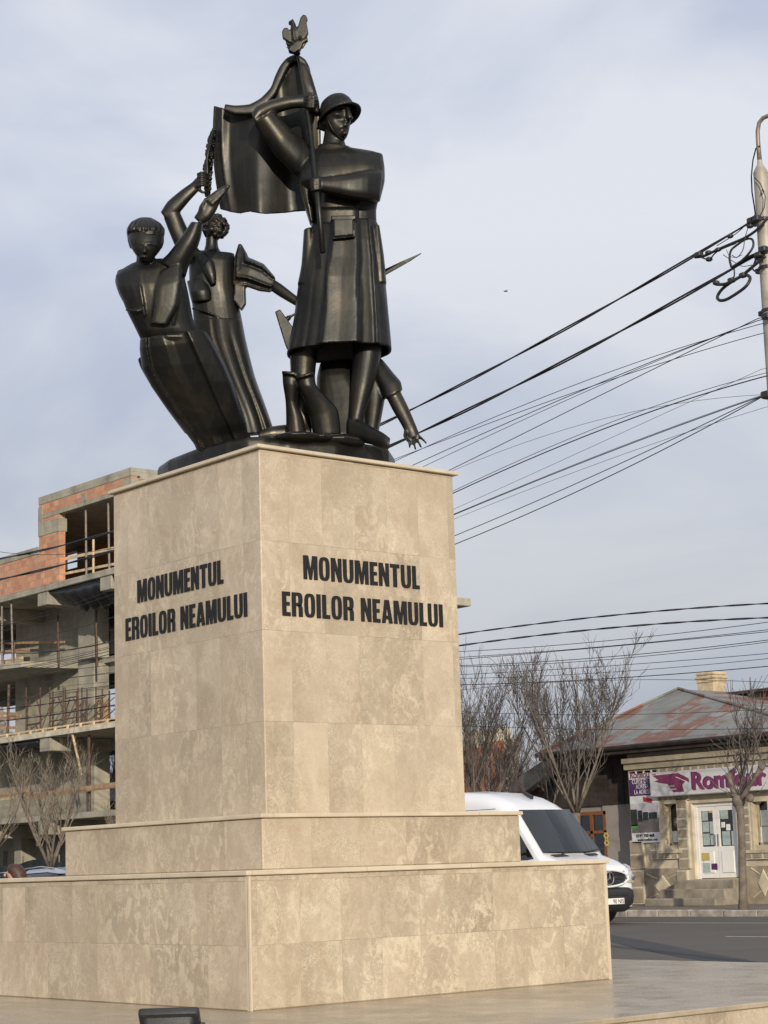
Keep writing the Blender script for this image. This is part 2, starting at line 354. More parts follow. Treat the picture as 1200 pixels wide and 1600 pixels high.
M['orangewood'] = plain('orange_timber', (0.20, 0.075, 0.025), 0.55, 0, 0.2, 5, 0.1)
M['pole'] = plain('pole_steel', (0.36, 0.33, 0.28), 0.55, 0.1, 0.28, 3, 0.2, 12)
M['polerust'] = plain('lamp_arm_steel', (0.27, 0.22, 0.18), 0.5, 0.4, 0.3, 6, 0.2)
M['step'] = plain('worn_step_concrete', (0.25, 0.22, 0.175), 0.9, 0, 0.35, 3, 0.5, 25)
M['chimney'] = plain('chimney_render', (0.48, 0.39, 0.26), 0.9, 0, 0.35, 3, 0.6, 12)
def roofmat():
    k = NT('tin_roof'); base = k.ramp(k.noise(0.9, 5, 0.6), [(0.3, (0.15, 0.155, 0.14)), (0.7, (0.275, 0.275, 0.245))])
    sp = k.n('ShaderNodeSeparateXYZ'); k.L(k.co(), sp.inputs[0])
    yy = k.M('DIVIDE', k.M('ADD', sp.outputs['Y'], k.M('MULTIPLY', sp.outputs['Z'], 0.0)), 0.68); zz = k.M('DIVIDE', sp.outputs['Z'], 0.55)
    cid = k.n('ShaderNodeCombineXYZ'); k.L(k.M('FLOOR', yy), cid.inputs[0]); k.L(k.M('FLOOR', zz), cid.inputs[1])
    wn = k.n('ShaderNodeTexWhiteNoise'); k.L(cid.outputs[0], wn.inputs['Vector'])
    base = k.mix(1.0, base, k.M('ADD', k.M('MULTIPLY', wn.outputs['Value'], 0.3), 0.82), 'MULTIPLY')
    j = k.M('MAXIMUM', k.M('LESS_THAN', k.M('FRACT', yy), 0.05), k.M('LESS_THAN', k.M('FRACT', zz), 0.045))
    base = k.mix(k.M('MULTIPLY', j, 0.45), base, (0.10, 0.11, 0.11))
    # rust where the paint has gone, following sheets
    r = k.M('ADD', k.M('MULTIPLY', wn.outputs['Value'], 0.20), k.noise(1.1, 5, 0.7, 0.6, k.map((0.5, 1.0, 0.9))))
    col = k.mix(k.ramp(r, [(0.60, 0.0), (0.65, 0.95)]), base, k.ramp(k.noise(5, 4), [(0.3, (0.13, 0.05, 0.028)), (0.7, (0.24, 0.105, 0.06))]))
    k.set(color=col, rough=0.6, metal=0.1); k.bump(j, 0.4, 0.02); return k.m
M['roof'] = roofmat()
M['skin'] = plain('skin', (0.50, 0.29, 0.20), 0.55, 0, 0.1, 8, 0.1)
M['hair'] = plain('brown_hair', (0.050, 0.022, 0.014), 0.5, 0, 0.5, 30, 0.4, 80)
M['coat'] = plain('pale_blue_coat', (0.45, 0.52, 0.62), 0.8, 0, 0.1, 8, 0.2)
M['trousers'] = plain('dark_trousers', (0.03, 0.035, 0.05), 0.8, 0, 0.1, 8, 0.2)
M['lampcase'] = plain('floodlight_case', (0.035, 0.036, 0.038), 0.5, 0.3, 0.2, 8, 0.2, 60)
# ------------------------------------------------------------------ ground, road, pavements, plaza
ZS = -0.12                       # street level (plaza top is z = 0)
KX, SHX = 24.1, 28.7             # far kerb line, house fronts
g = MB(); xs = [-400, -3.2, 4.5, 8.0, 400]; zz = [-0.5, -0.5, -0.5, ZS-0.02, ZS-0.02]
ys = [-400, 900]
g.add([(x, y, z) for y in ys for x, z in zip(xs, zz)], [(i, i+1, i+6, i+5) for i in range(4)]).build('ground', M['ground'], kind='structure')
rd = MB(); R = [[(x, y, ZS) for x in (7.9, KX)] for y in (-300, 400)]
rd.add([(7.9, -300, ZS), (KX, -300, ZS), (KX, 500, ZS), (7.9, 500, ZS)], [(0, 1, 2, 3)]).build('road', M['asphalt'], kind='structure')
pts = [onz(u, v, ZS+.004) for u, v in ((950,1460),(1010,1470),(1090,1486),(1160,1498),(1230,1512),(1150,1508),(1060,1495),(1000,1483),(950,1470))]
MB().add([(p[0], p[1], ZS+0.004) for p in pts], [tuple(range(len(pts)))]).build('road_patch', M['patch'], kind='structure')
lx = onz(960, 1442, ZS)[0]
MB().add([(lx-.06, -300, ZS+.004), (lx+.06, -300, ZS+.004), (lx+.06, 400, ZS+.004), (lx-.06, 400, ZS+.004)], [(0,1,2,3)]).build('edge_line', M['line'], kind='structure')
d0 = onz(1134, 1463.5, ZS); m = MB()
for k in range(-14, 14):
    y1 = d0[1] - k*9.0; 
    if -60 < y1 < 200: m.add([(d0[0]-.06, y1-3.2, ZS+.004), (d0[0]+.06, y1-3.2, ZS+.004), (d0[0]+.06, y1, ZS+.004), (d0[0]-.06, y1, ZS+.004)], [(0,1,2,3)])
m.build('lane_dashes', M['line'], kind='structure')
m = MB(); rng = random.Random(4)
y = -60.0
while y < 160:
    L = 1.0; dz = rng.uniform(-.008, .008); m.bbox(KX, KX+.16, y, y+L-.012, ZS-.2, ZS+.15+dz, .018); y += L
m.build('far_kerb', M['kerb'], kind='structure')
MB().add([(KX+.15, -300, ZS+.135), (60, -300, ZS+.135), (60, 500, ZS+.135), (KX+.15, 500, ZS+.135)], [(0,1,2,3)]).build('far_pavement', M['pavement'], kind='structure')
# plaza: marble-paved platform with a moulded edge strip
PX0, PX1, PY0, PY1 = -3.05, 7.72, -3.5, 8.3
sk = onz(932, 1597, 0); 
pl = MB().box(PX0+.03, PX1-.03, PY0+.03, PY1-.03, -0.6, -0.045); pl.build('plaza_riser', M['stone_step'], kind='structure')
MB().bbox(PX0, PX1, PY0, PY1, -0.045, 0.0, .008).build('plaza', M['paving'], kind='structure')

# ------------------------------------------------------------------ pedestal
W1, L1, W2, L2, W3, L3 = 4.698, 4.968, 3.4226, 3.708, 2.672, 2.822
A2, B2, A3, B3 = .638, .630, 1.013, 1.073
Z1, Z2, Z3 = 1.25, 1.785, 5.556
ped = thing('pedestal', 'tall beige marble pedestal with stepped base and black raised lettering', 'pedestal', (W1/2, L1/2, 0))
MB().bbox(0, W1, 0, L1, 0.0, Z1-.045, .012).build('base_block', M['stone_base'], ped)
MB().bbox(A2, A2+W2, B2, B2+L2, Z1, Z2-.04, .012).build('step_block', M['stone_step'], ped)
MB().bbox(A3, A3+W3, B3, B3+L3, Z2, Z3-.04, .010).build('shaft', M['stone_shaft'], ped)
o_ = .03
MB().bbox(-o_, W1+o_, -o_, L1+o_, Z1-.045, Z1, .007).build('base_cap', M['cap'], ped)
MB().bbox(A2-o_, A2+W2+o_, B2-o_, B2+L2+o_, Z2-.04, Z2, .007).build('step_cap', M['cap'], ped)
MB().bbox(A3-.05, A3+W3+.05, B3-.05, B3+L3+.05, Z3-.04, Z3, .007).build('shaft_cap', M['cap'], ped)

def glyph(ch):
    """heavy condensed capitals, unit height: list of polygons and their width"""
    P = []; s = .185
    def r(x0, x1, y0=0, y1=1): P.append([(x0,y0),(x1,y0),(x1,y1),(x0,y1)])
    def ring(x0, x1, y0, y1, t, a0=0, a1=360, ex=3.2, tv=.13):
        n = 20; cx, cy, rx, ry = (x0+x1)/2, (y0+y1)/2, (x1-x0)/2, (y1-y0)/2
        def pt(a, rx, ry):
            c, q = cos(a), sin(a); return (cx+rx*math.copysign(abs(c)**(2/ex), c), cy+ry*math.copysign(abs(q)**(2/ex), q))
        for i in range(n):
            b0 = radians(a0+(a1-a0)*i/n); b1 = radians(a0+(a1-a0)*(i+1)/n)
            P.append([pt(b0,rx-t,ry-tv), pt(b0,rx,ry), pt(b1,rx,ry), pt(b1,rx-t,ry-tv)])
    if ch == 'M': w = .66; r(0,.17); r(w-.17,w); P.append([(.17,1),(.17,.98),(.17,.62),(.27,0),(.33,0),(.33,.40),(.235,1)]); P.append([(w-.17,1),(w-.235,1),(.33,.40),(.33,0),(w-.27,0),(w-.17,.62),(w-.17,.98)])
    elif ch == 'N': w = .50; r(0,s-.02); r(w-s+.02,w); P.append([(.165,1),(.165,.55),(.335,0),(.335,.45),(.20,1)])
    elif ch == 'O': w = .50; ring(0,w,0,1,s-.01)
    elif ch == 'U': w = .50; r(0,s-.01,.45,1); r(w-s+.01,w,.45,1); ring(0,w,0,.9,s-.01,180,360)
    elif ch == 'E': w = .37; r(0,s); r(s,w,0,.16); r(s,w,.84,1); r(s,w-.03,.43,.58)
    elif ch == 'T': w = .46; r(0,w,.84,1); r(.135,.325,0,.84)
    elif ch == 'L': w = .36; r(0,s); r(s,w,0,.16)
    elif ch == 'I': w = .19; r(0,w)
    elif ch == 'R':
        w = .50; r(0,s); ring(.0,w-.01,.44,1,s,-90,90,3.0,.13); r(s,.245,.44,.57); r(s,.245,.87,1); r(w-.19,w-.01,0,.36); P.append([(w-.19,.36),(w-.01,.36),(w-.06,.50),(w-.24,.50)])
    elif ch == 'A': w = .53; P.append([(0,0),(.175,0),(.265,.72),(.265,1),(.155,1)]); P.append([(w,0),(w-.155,1),(.265,1),(.265,.72),(w-.175,0)]); P.append([(.198,.17),(w-.198,.17),(w-.216,.32),(.216,.32)])
    else: w = .2
    return P, w
def inscription(lines, org, xdir, nrm):
    m = MB(); org = np.array(org); xd = np.array(xdir, float); nn = np.array(nrm, float)
    for text, x0, x1, z0, h in lines:
        gap = .075; tot = sum(glyph(c)[1] for c in text) + gap*(len(text)-1); sc = (x1-x0)/(tot); x = 0
        for c in text:
            P, wd = glyph(c)
            for q in P:
                m.prism([org + xd*(x0+(x+a)*sc) + np.array([0, 0, z0+b*h]) for a, b in q], nn*.008)
            x += wd+gap
    return m
eps = .003
for ln in (('MONUMENTUL', 1.545, 3.13, 4.195, .25), ('EROILOR NEAMULUI', 1.262, 3.45, 3.797, .25)):
    inscription([ln], (0, B3-eps, 0), (1, 0, 0), (0, -1, 0)).build('inscription', M['letter'], ped)
for ln in (('MONUMENTUL', 0, 1.655, 4.203, .25), ('EROILOR NEAMULUI', -.247, 2.07, 3.805, .25)):
    inscription([ln], (A3-eps, 3.395, 0), (0, -1, 0), (-1, 0, 0)).build('inscription', M['letter'], ped)
for x0, x1 in ((-.002, .030), (W1-.045, W1+.002)): MB().box(x0, x1, -.0035, .006, 0.001, Z1-.046).build('corner_trim', M['cap'], ped)
MB().box(-.0035, .006, .0065, .035, 0.001, Z1-.046).build('corner_trim', M['cap'], ped)

# ------------------------------------------------------------------ bronze group
D0 = 20.9
LEAN = [None]
def S(u, v, d=0.0): return at(u, v, D0 + d + .00128*(690-v) + (LEAN[0](v) if LEAN[0] else 0.0))
HF = CF*[1,1,0]; HF = HF/np.linalg.norm(HF)
def sloft(mb, st, n=28, k=3, e=2.4, fold=None, smooth=True, B=None):
    """st: (uL,vL,uR,vR, d, hd[, e]): silhouette edges in the picture, depth and half depth in metres"""
    A = []
    for q in st:
        q = list(q); d = q[4]; dl, dr = d if isinstance(d, tuple) else (d, d); A.append([*q[:4], dl, dr, q[5], q[6] if len(q) > 6 else e])
    A = np.array(A, float); m = len(A); out = []
    for i in range(m-1):
        for t in range(k):
            t = t/k
            if smooth and m > 2:
                p0, p1, p2, p3 = A[max(i-1,0)], A[i], A[i+1], A[min(i+2,m-1)]
                c = .5*((2*p1)+(-p0+p2)*t+(2*p0-5*p1+4*p2-p3)*t*t+(-p0+3*p1-3*p2+p3)*t**3)
                lin = p1+(p2-p1)*t; c = .6*c+.4*lin
            else: c = A[i]+(A[i+1]-A[i])*t
            out.append(c)
    out.append(A[-1]); R = []
    for j, q in enumerate(out):
        pl_, pr_ = S(q[0], q[1], q[4]), S(q[2], q[3], q[5]); c = (pl_+pr_)/2; a = (pr_-pl_)/2; ex = q[7]; r = []
        tt = j/(len(out)-1)
        for i in range(n):
            th = 2*pi*i/n; cs, sn = cos(th), sin(th)
            x = math.copysign(abs(cs)**(2/ex), cs); y = math.copysign(abs(sn)**(2/ex), sn)
            hd = q[6]*y
            if fold and y > 0: hd += fold(x, tt)*min(1, y*2.2)
            r.append(c + a*x - (CF if B is None else B)*hd)
        R.append(r)
    mb.rings(R); return mb
def stube(mb, pts, rpx, n=8):
    P = [S(*p) for p in pts]; r = [x/142.5 for x in (rpx if hasattr(rpx, '__len__') else [rpx]*len(P))]
    return mb.tube(P, r, n)
def sball(mb, u, v, d, r, n=12): 
    return mb.ball(S(u, v, d), (np.array(r)/142.5).tolist() if hasattr(r, '__len__') else r/142.5, n, 9)
def sflat(mb, pts, th, d=None):
    return mb.prism([S(*(p if len(p) == 3 else (*p, d))) for p in pts], -CF*th)
def cast(mb, name, parent, vox=.012, sm=2, mat='bronze'):
    o = mb.build(name, M[mat], parent)
    r = o.modifiers.new('remesh', 'REMESH'); r.mode = 'VOXEL'; r.voxel_size = vox; r.use_smooth_shade = True
    s_ = o.modifiers.new('smooth', 'SMOOTH'); s_.factor = .5; s_.iterations = sm
    return o
ctr = onz(430, 690, 5.8)
statue = thing('bronze_statue', 'dark bronze war memorial group with helmeted flag bearer and leaning figures on pedestal', 'statue', (2.35, 2.5, Z3))

# bronze ground slab
ZT = 5.80
top = [onz(u, v, ZT) for u, v in ((246,727),(262,716),(300,701),(350,687),(385,681),(450,679),(525,682),(580,693),(607,697),(617,712))]
cx_, cy_ = A3+W3/2, B3+L3/2
fr = [np.array(p) for p in top]
for p in fr: p[0] = min(max(p[0], A3+.06), A3+W3-.06); p[1] = min(max(p[1], B3+.06), B3+L3-.06)
poly = [(p[0], p[1]) for p in fr] + [(A3+W3-.12, B3+.9), (A3+W3-.15, B3+L3-.25), (A3+W3-.7, B3+L3-.12), (A3+.5, B3+L3-.15)]
m = MB(); cxx = sum(p[0] for p in poly)/len(poly); cyy = sum(p[1] for p in poly)/len(poly)
m.rings([[(cxx+(x-cxx)*s, cyy+(y-cyy)*s, z) for x, y in poly] for s, z in ((1.0, Z3+.002), (1.0, ZT-.05), (.985, ZT-.015), (.95, ZT))])
rb = random.Random(3)
for u_, v_, r_, h_ in ((520,684,.34,.07),(430,682,.3,.05)):
    p_ = onz(u_, v_, ZT); m.ball((p_[0]+.12, p_[1]+.12, ZT-.03), (r_, r_, h_))
for i in range(26):
    a = rb.random()*2*pi; r = rb.uniform(.2, 1.05); m.ball((cxx+r*cos(a), cyy+r*sin(a), ZT-.03), (rb.uniform(.1,.3), rb.uniform(.1,.3), rb.uniform(.04,.07)))
cast(m, 'bronze_ground', statue, .02, 2)

# ---- standing soldier: body in one surface
sb = MB()
sloft(sb, [(500,231,545,231,-.02,.10),(486,238,585,238,-.02,.17),(474,248,596,243,-.03,.22),(468,270,600,262,-.05,.28,3.6),(468,288,600,282,-.05,.29,3.6),(473,306,594,304,-.02,.22),(483,330,588,328,-.0,.19),(487,358,589,356,.0,.20)], e=2.8)
sloft(sb, [(490,346,586,346,0,.17),(494,420,584,420,.01,.18),(484,480,590,480,.02,.20),(470,545,500,545,.04,.18)], e=2.6)
# arm held across the belly
sloft(sb, [(572,240,598,242,-.06,.15),(570,262,601,262,-.10,.18),(568,288,601,284,-.14,.19),(568,306,594,313,-.18,.17)], e=2.4)
sloft(sb, [(598,268,593,315,-.18,.15,3.2),(576,268,576,315,-.30,.17,3.2),(545,273,545,311,-.37,.15,3.0),(517,276,517,304,-.40,.115),(501,277,501,300,-.42,.09)], e=2.5)
# raised arm: wide sleeve, then forearm back to the pole
sloft(sb, [(492,232,470,280,-.04,.17),(478,222,458,272,-.08,.175),(456,204,430,243,-.15,.17),(432,178,399,198,-.22,.155),(430,175,397,196,-.22,.15)], e=2.1, smooth=False)
sloft(sb, [(393,178,402,200,-.22,.13),(401,166,413,188,-.22,.125),(425,156,430,178,-.21,.10),(452,150,455,170,-.19,.08),(476,147,478,168,-.18,.07)], e=2.3)
# neck and standing collar
sloft(sb, [(508,196,537,212,-.02,.10),(506,212,538,220,-.02,.105),(502,236,544,236,-.02,.125)], e=2.1)
sloft(sb, [(498,226,548,230,-.02,.145),(494,238,552,240,-.02,.16)], e=2.1, smooth=False)
# head
def G_(x, c, w_): return math.exp(-((x-c)/w_)**2)
def facefold(x, t): return -.040*G_(x,.20,.20)*G_(t,.20,.045) - .040*G_(x,.80,.14)*G_(t,.19,.045) + .016*G_(t,.11,.035) + .018*G_(x,-.05,.3)*G_(t,.31,.05) - .016*G_(x,.15,.25)*G_(t,.42,.05) + .014*G_(t,.60,.06)*G_(x,.4,.4)
sloft(sb, [(506,160,548,158,-.03,.12),(504,172,550,170,-.04,.145),(505,184,549,184,-.045,.145),(507,196,547,195,-.05,.13),(512,206,545,206,-.055,.11),(520,214,542,214,-.065,.08),(527,219,539,218,-.075,.04)], e=2.1, n=72, k=6, fold=facefold)
stube(sb, [(519,169.5,-.16),(530,166.5,-.19),(541,167,-.19),(549,168,-.12)], [1.6,2.2,2.2,1.6])
sloft(sb, [(541,168,545,168,-.19,.02),(541,176,548,176,-.20,.035),(541,184,552,185,-.20,.045),(542,188,549,188,-.19,.03)], n=12, e=2)
stube(sb, [(532,193,-.165),(540,191,-.185),(546,192,-.15)], [1.6,2.2,1.6]); stube(sb, [(533,196.5,-.165),(540,195.5,-.18),(545,196,-.15)], [1.6,2.2,1.6])
sball(sb, 538, 209, -.145, (6,6,5)); sball(sb, 531.5, 173, -.150, 2.6); sball(sb, 545.5, 172.5, -.125, 2.4)
sball(sb, 506, 190, -.06, (3.5,6,8))
# legs and boots
sloft(sb, [(452,530,500,530,.05,.2),(453,560,495,560,.06,.18),(454,590,492,590,.06,.16),(455,640,489,640,.04,.13),(454,684,486,684,.03,.14)], e=2.4)
sloft(sb, [(486,664,488,690,.02,.12),(462,662,462,690,-.02,.11),(425,666,425,688,-.08,.09),(404,674,404,688,-.12,.05)], e=2.3)
sloft(sb, [(550,525,602,525,.02,.2),(551,548,597,545,.02,.19),(550,575,592,570,0,.17),(548,605,584,602,-.02,.14),(546,635,574,634,-.03,.125),(544,658,567,660,-.05,.11),(542,684,568,688,-.05,.12)], e=2.3)
sloft(sb, [(543,652,544,688,-.04,.11),(562,656,562,691,-.12,.11),(582,667,581,695,-.22,.105),(600,677,598,701,-.32,.10),(610,685,607,703,-.38,.06)], e=2.5)
# fists: palm plus four bent fingers and a thumb around the pole
def fist(mb, u, v, d, s, side):
    sball(mb, u-side*5*s, v, d+.04, (7*s, 7*s, 8.5*s))
    for k in range(4):
        vv = v-7.6*s+k*5.0*s; L = (1, 1.08, 1.02, .86)[k]
        stube(mb, [(u-side*9*s, vv, d), (u-side*3*s, vv-.3, d-.075*s), (u+side*5*s*L, vv+.4, d-.08*s), (u+side*8.5*s*L, vv+.9, d-.02*s), (u+side*6*s, vv+1, d+.05*s)], [2.5*s, 2.45*s, 2.3*s, 2.2*s, 2.0*s])
    stube(mb, [(u-side*7*s, v-7*s, d-.02), (u-side*1*s, v-11.5*s, d-.06), (u+side*6*s, v-11*s, d-.05)], [3.2*s, 2.9*s, 2.3*s])
fist(sb, 485, 159, -.20, 1.12, 1); fist(sb, 495, 288, -.44, 1.05, -1)
sold = cast(sb, 'standing_soldier', statue)
# coat skirt
def cf(x, t):
    s_ = .5+.5*t; f = 0
    f += .075*s_*min(1, max(0, (x+.37)/.03))*min(1, max(0, (.40-x)/.04))
    f += .05*s_*max(0, 1-abs(x-.40)/.03) + .055*s_*max(0, 1-abs(x-.74)/.07)
    f -= .03*s_*max(0, 1-abs(x+.62)/.06)*t + .02*s_*max(0, 1-abs(x-.02)/.3)
    return f
ck = MB()
sloft(ck, [(487,350,590,350,-.0,.215,3),(486,362,592,361,-.0,.235,3),(482,387,595,386,-.0,.27,3),(474,417,600,416,.01,.30,3),(466,448,603,446,.01,.33,2.8),(459,502,608,500,.02,.37,2.6),(452,536,611,532,.02,.39,2.6),(448,556,612,548,.02,.40,2.6),(453,556,607,548,.02,.36,2.6),(464,520,600,520,.02,.30,2.6),(476,470,592,470,.02,.24,2.6)], n=120, k=4, fold=cf, smooth=False, B=HF)
# left and right pocket flaps of the skirt standing proud
sloft(ck, [(475,361,489,357,-.02,.17,3.5),(471,415,497,413,-.03,.19,3),(465,445,500,443,-.06,.18,3)], n=30)
sloft(ck, [(584,354,593,354,-.02,.17,3.5),(584,400,600,400,-.03,.19,3),(585,445,604,443,-.05,.18,3)], n=30)
cast(ck, 'coat_skirt', sold)
jk = MB()   # short cape falling from the shoulder at his back, belt and front placket
sloft(jk, [(468,262,482,262,.02,.2,3),(467,285,486,285,.02,.22,3),(473,315,490,315,.02,.24,3),(484,350,492,352,.02,.22,3)], n=24, k=3)
sloft(jk, [(500,300,562,300,-.12,.14,4),(499,327,563,327,-.12,.15,4),(500,329,562,329,-.12,.125,4),(500,352,562,352,-.12,.12,4)], n=60, k=3, smooth=False)
stube(jk, [(570,247,-.275),(571,258,-.30),(568,271,-.31)], [1.2,2.0,1.4])
cast(jk, 'tunic', sold)
pk = MB(); sflat(pk, [(519,341),(554,340),(555,372),(520,376)], .10, -.28); sflat(pk, [(517.5,339.5),(556,338.5),(556,345),(518,346)], .115, -.28); 
sflat(pk, [(522,346),(551,345.5),(552,369),(523,372)], .118, -.28)
cast(pk, 'pouch', sold, .008, 1)
# helmet: dome with crest and flared brim
hm = MB(); Hc = S(530, 181, -.045)
fw = CR*.85 - CF*.50; fw /= np.linalg.norm(fw); up = CU*.86 + CF*.40 - CR*.30; up /= np.linalg.norm(up); fw = fw-up*(fw@up); fw /= np.linalg.norm(fw); sd = np.cross(up, fw)
prof = [(.250,-.012),(.215,.014),(.190,.05),(.186,.10),(.175,.15),(.148,.205),(.098,.245),(.045,.262),(.0,.266)]
R = []
for r, h in prof: R.append([Hc + up*(h) + (fw*cos(a)*(1.08 if cos(a) > 0 else 1.12)+sd*sin(a)*.94)*max(r, .003) for a in np.linspace(0, 2*pi, 40, endpoint=False)])
for r, h in reversed(prof): R.insert(0, [Hc + up*(h-.02) + (fw*cos(a)*(1.08 if cos(a) > 0 else 1.12)+sd*sin(a)*.94)*max(r-.016, .002) for a in np.linspace(0, 2*pi, 40, endpoint=False)]) if False else None
inner = [[Hc + up*(h-.02) + (fw*cos(a)*(1.08 if cos(a) > 0 else 1.12)+sd*sin(a)*.94)*max(r-.014, .002) for a in np.linspace(0, 2*pi, 40, endpoint=False)] for r, h in reversed(prof)]
hm.rings(inner + R)
hm.tube([Hc + up*(.266*sin(a)+.008) + fw*(-.19*cos(a)) for a in np.linspace(.5, pi-.5, 9)], [.012]*9, 6)
cast(hm, 'helmet', sold, .008, 1)
cs = MB(); stube(cs, [(509,178,-.15),(513,190,-.19),(520,203,-.185),(529,214,-.155),(536,219,-.12)], .9, 5); cs.build('chin_strap', M['bronze'], sold, True)

# ---- flag with pole, rolled hem, fringe and eagle
topc = [(334,165),(346,168),(362,174),(380,178),(396,172),(408,164),(422,146),(431,126),(439,108),(449,96),(463,92),(478,100),(485,118),(491,140),(498,162),(501,180)]
botc = [(344,327),(358,331),(375,334),(390,331),(402,333),(414,334.5),(428,334),(445,333),(460,331),(475,330),(485,329),(490,329),(494,329),(498,328),(500,328),(502,328)]
def curve(c, t):
    x = t*(len(c)-1); i = min(int(x), len(c)-2); f = x-i; return np.array(c[i])*(1-f)+np.array(c[i+1])*f
fl = MB(); NU, NV = 90, 26; G = [[], []]
for side in (0, 1):
    for i in range(NU+1):
        s_ = i/NU; a, b = curve(topc, s_), curve(botc, s_)
        for j in range(NV+1):
            t = j/NV; q = a+(b-a)*t; q = q + np.array([-6*sin(pi*t)*(1-s_)*(1 if s_ < .12 else 1-min(1,(s_-.12)*4)), 0])
            d = .24 - .20*s_ + (.045+.03*t)*sin(s_*13+.5*t+.6)*(1-.55*s_) + .004*sin(s_*37+1.5) + .05*t*sin(s_*9+2) - .05*max(0, 1-abs(s_-.07)/.05)
            G[side].append(S(q[0], q[1], d + (.03 if side else 0)))
idx = lambda i, j: i*(NV+1)+j
fs = [(idx(i,j), idx(i+1,j), idx(i+1,j+1), idx(i,j+1)) for i in range(NU) for j in range(NV)]
N_ = len(G[0]); fs2 = [tuple(N_+k for k in reversed(f)) for f in fs]
ed = [idx(i,0) for i in range(NU+1)] + [idx(NU,j) for j in range(1,NV+1)] + [idx(i,NV) for i in range(NU-1,-1,-1)] + [idx(0,j) for j in range(NV-1,0,-1)]
es = [(ed[k], ed[(k+1) % len(ed)], N_+ed[(k+1) % len(ed)], N_+ed[k]) for k in range(len(ed))]
fl.add(G[0]+G[1], fs+fs2+es)
# band of cloth thrown over the top
band = [(352,163,350,174),(368,165,366,180),(390,163,394,180),(408,153,414,168),(423,137,430,150),(429,121,438,134),(437,104,446,116),(448,91,453,103),(463,85,463,97),(477,93,472,104),(484,106,477,114),(486,117,481,121)]
sloft(fl, [(a, b, c, d, .10 if i < 8 else .06, .045, 3.5) for i, (a, b, c, d) in enumerate(band)], n=16, k=3)
sloft(fl, [(466,97,482,106,.02,.04,3),(467,112,487,118,.01,.05,3),(470,130,493,138,0,.06,3),(476,150,499,160,0,.06,3),(480,175,500,178,.02,.06,3)], n=16)
flag = cast(fl, 'flag', statue, .012, 1)
po = MB(); pd = lambda v: -.20-(v-160)/128*.24
stube(po, [(465.5,88,pd(88)),(473,130,pd(130)),(484,200,pd(200)),(491,260,pd(260)),(497,310,pd(310)),(504.5,394,pd(394))], [2.2,2.8,3.6,4.0,4.2,4.3], 12); po.build('flagpole', M['bronze'], flag, True)
fg = MB(); rr = random.Random(7)
for i in range(330):
    v = 203+104*rr.random(); t = (v-203)/104; lo = 333-14*sin(pi*min(1, t*.75))**.7; hi = 337-10*t
    sball(fg, rr.uniform(lo, hi), v, .20+rr.uniform(-.06,.06), rr.uniform(2.0, 3.4), 6)
for k in range(5): stube(fg, [(333-k*2,208+k*6,.12),(325-k*.5,240,.10),(320+k,270,.10),(322+k,305,.10)], 2.2, 6)
fg.build('wreath_fringe', M['bronze'], flag, True)
eg = MB(); de = -.04
sflat(eg, [(452,84),(446,64),(444,54),(458,50),(470,44),(480,46),(482,54),(476,66),(470,80),(463,86)], .07, de)
sflat(eg, [(442,62),(441,52),(444,46.5),(449,45.5),(453,50),(457,62),(450,66)], .08, de-.01)
sflat(eg, [(462,58),(467,40),(470,30),(474,25.5),(478,26),(481,32),(479,37),(481,46),(482,54),(474,64)], .08, de-.01)
sflat(eg, [(451,50),(470,42),(474,64),(455,70)], .085, de)
sflat(eg, [(451,82),(454,75),(466,69),(481,61),(481,66),(474,71),(470,80),(460,86)], .11, de)
stube(eg, [(460,64,de-.06),(459,50,de-.06),(458,38,de-.06),(456,32.5,de-.06),(452.5,35,de-.06),(452,39,de-.06)], [6,6,4.2,3.8,2.4,1.2])
for k in range(5): stube(eg, [(444.5+k*.6,50+k*6,de-.08),(452+k,56+k*5,de-.09)], .9, 5); stube(eg, [(468+k*.2,34+k*6,de-.08),(479,32+k*6,de-.09)], .9, 5)
stube(eg, [(455,68,de-.1),(463,63,de-.12),(470,58,de-.1)], 1.6); stube(eg, [(472,76,de-.09),(478,66,de-.09),(481,64,de-.09)], 1.6)
sball(eg, 465, 84, de, (5,5,3)); cast(eg, 'eagle', flag, .008, 1)

# ---- leaning young man
LEAN[0] = lambda v: -.50*min(1.0, max(0.0, (690-v)/170))
mn = MB()
sloft(mn, [(216,345,240,345,-.30,.08),(204,356,252,356,-.32,.15),(201,368,256,368,-.34,.19),(202,380,255,380,-.36,.19),(207,391,250,391,-.38,.165),(214,401,242,401,-.40,.12),(221,409,235,409,-.41,.06)], e=2.2)
stube(mn, [(212,383,-.51),(221,381,-.545),(234,381,-.545),(246,383,-.50)], [1.6,2.2,2.2,1.6]); sloft(mn, [(226,381,229,381,-.53,.02),(224.5,388,229.5,388,-.545,.03),(223,394.5,230,394.5,-.55,.035),(224,397,229,397,-.53,.02)], n=12, e=2)
stube(mn, [(219,402,-.50),(225,401,-.53),(231,402,-.50)], 1.8); sball(mn, 215, 385, -.50, 3); sball(mn, 240, 385, -.50, 3)
sloft(mn, [(213,396,242,396,-.28,.1),(213,412,243,412,-.26,.115),(206,428,250,426,-.24,.13)], e=2.1)
sloft(mn, [(206,412,256,404,-.22,.10),(190,422,276,410,-.20,.17),(181,432,285,420,-.20,.22),(183,450,291,444,-.20,.26),(191,468,295,462,-.19,.27),(200,490,299,485,-.17,.27),(211,512,304,508,-.14,.26),(222,535,314,524,-.11,.26)], e=2.6)
sloft(mn, [(184,424,206,420,-.16,.13),(180,440,206,440,-.14,.14),(186,460,208,458,-.10,.13),(196,478,212,476,-.04,.1)], e=2.2)
stube(mn, [(220,424,-.41),(219,450,-.47),(223,475,-.46),(226,495,-.43)], [2,2.6,2.6,2]); stube(mn, [(196,484,-.40),(215,486,-.45),(226,482,-.44)], [2,3,2])
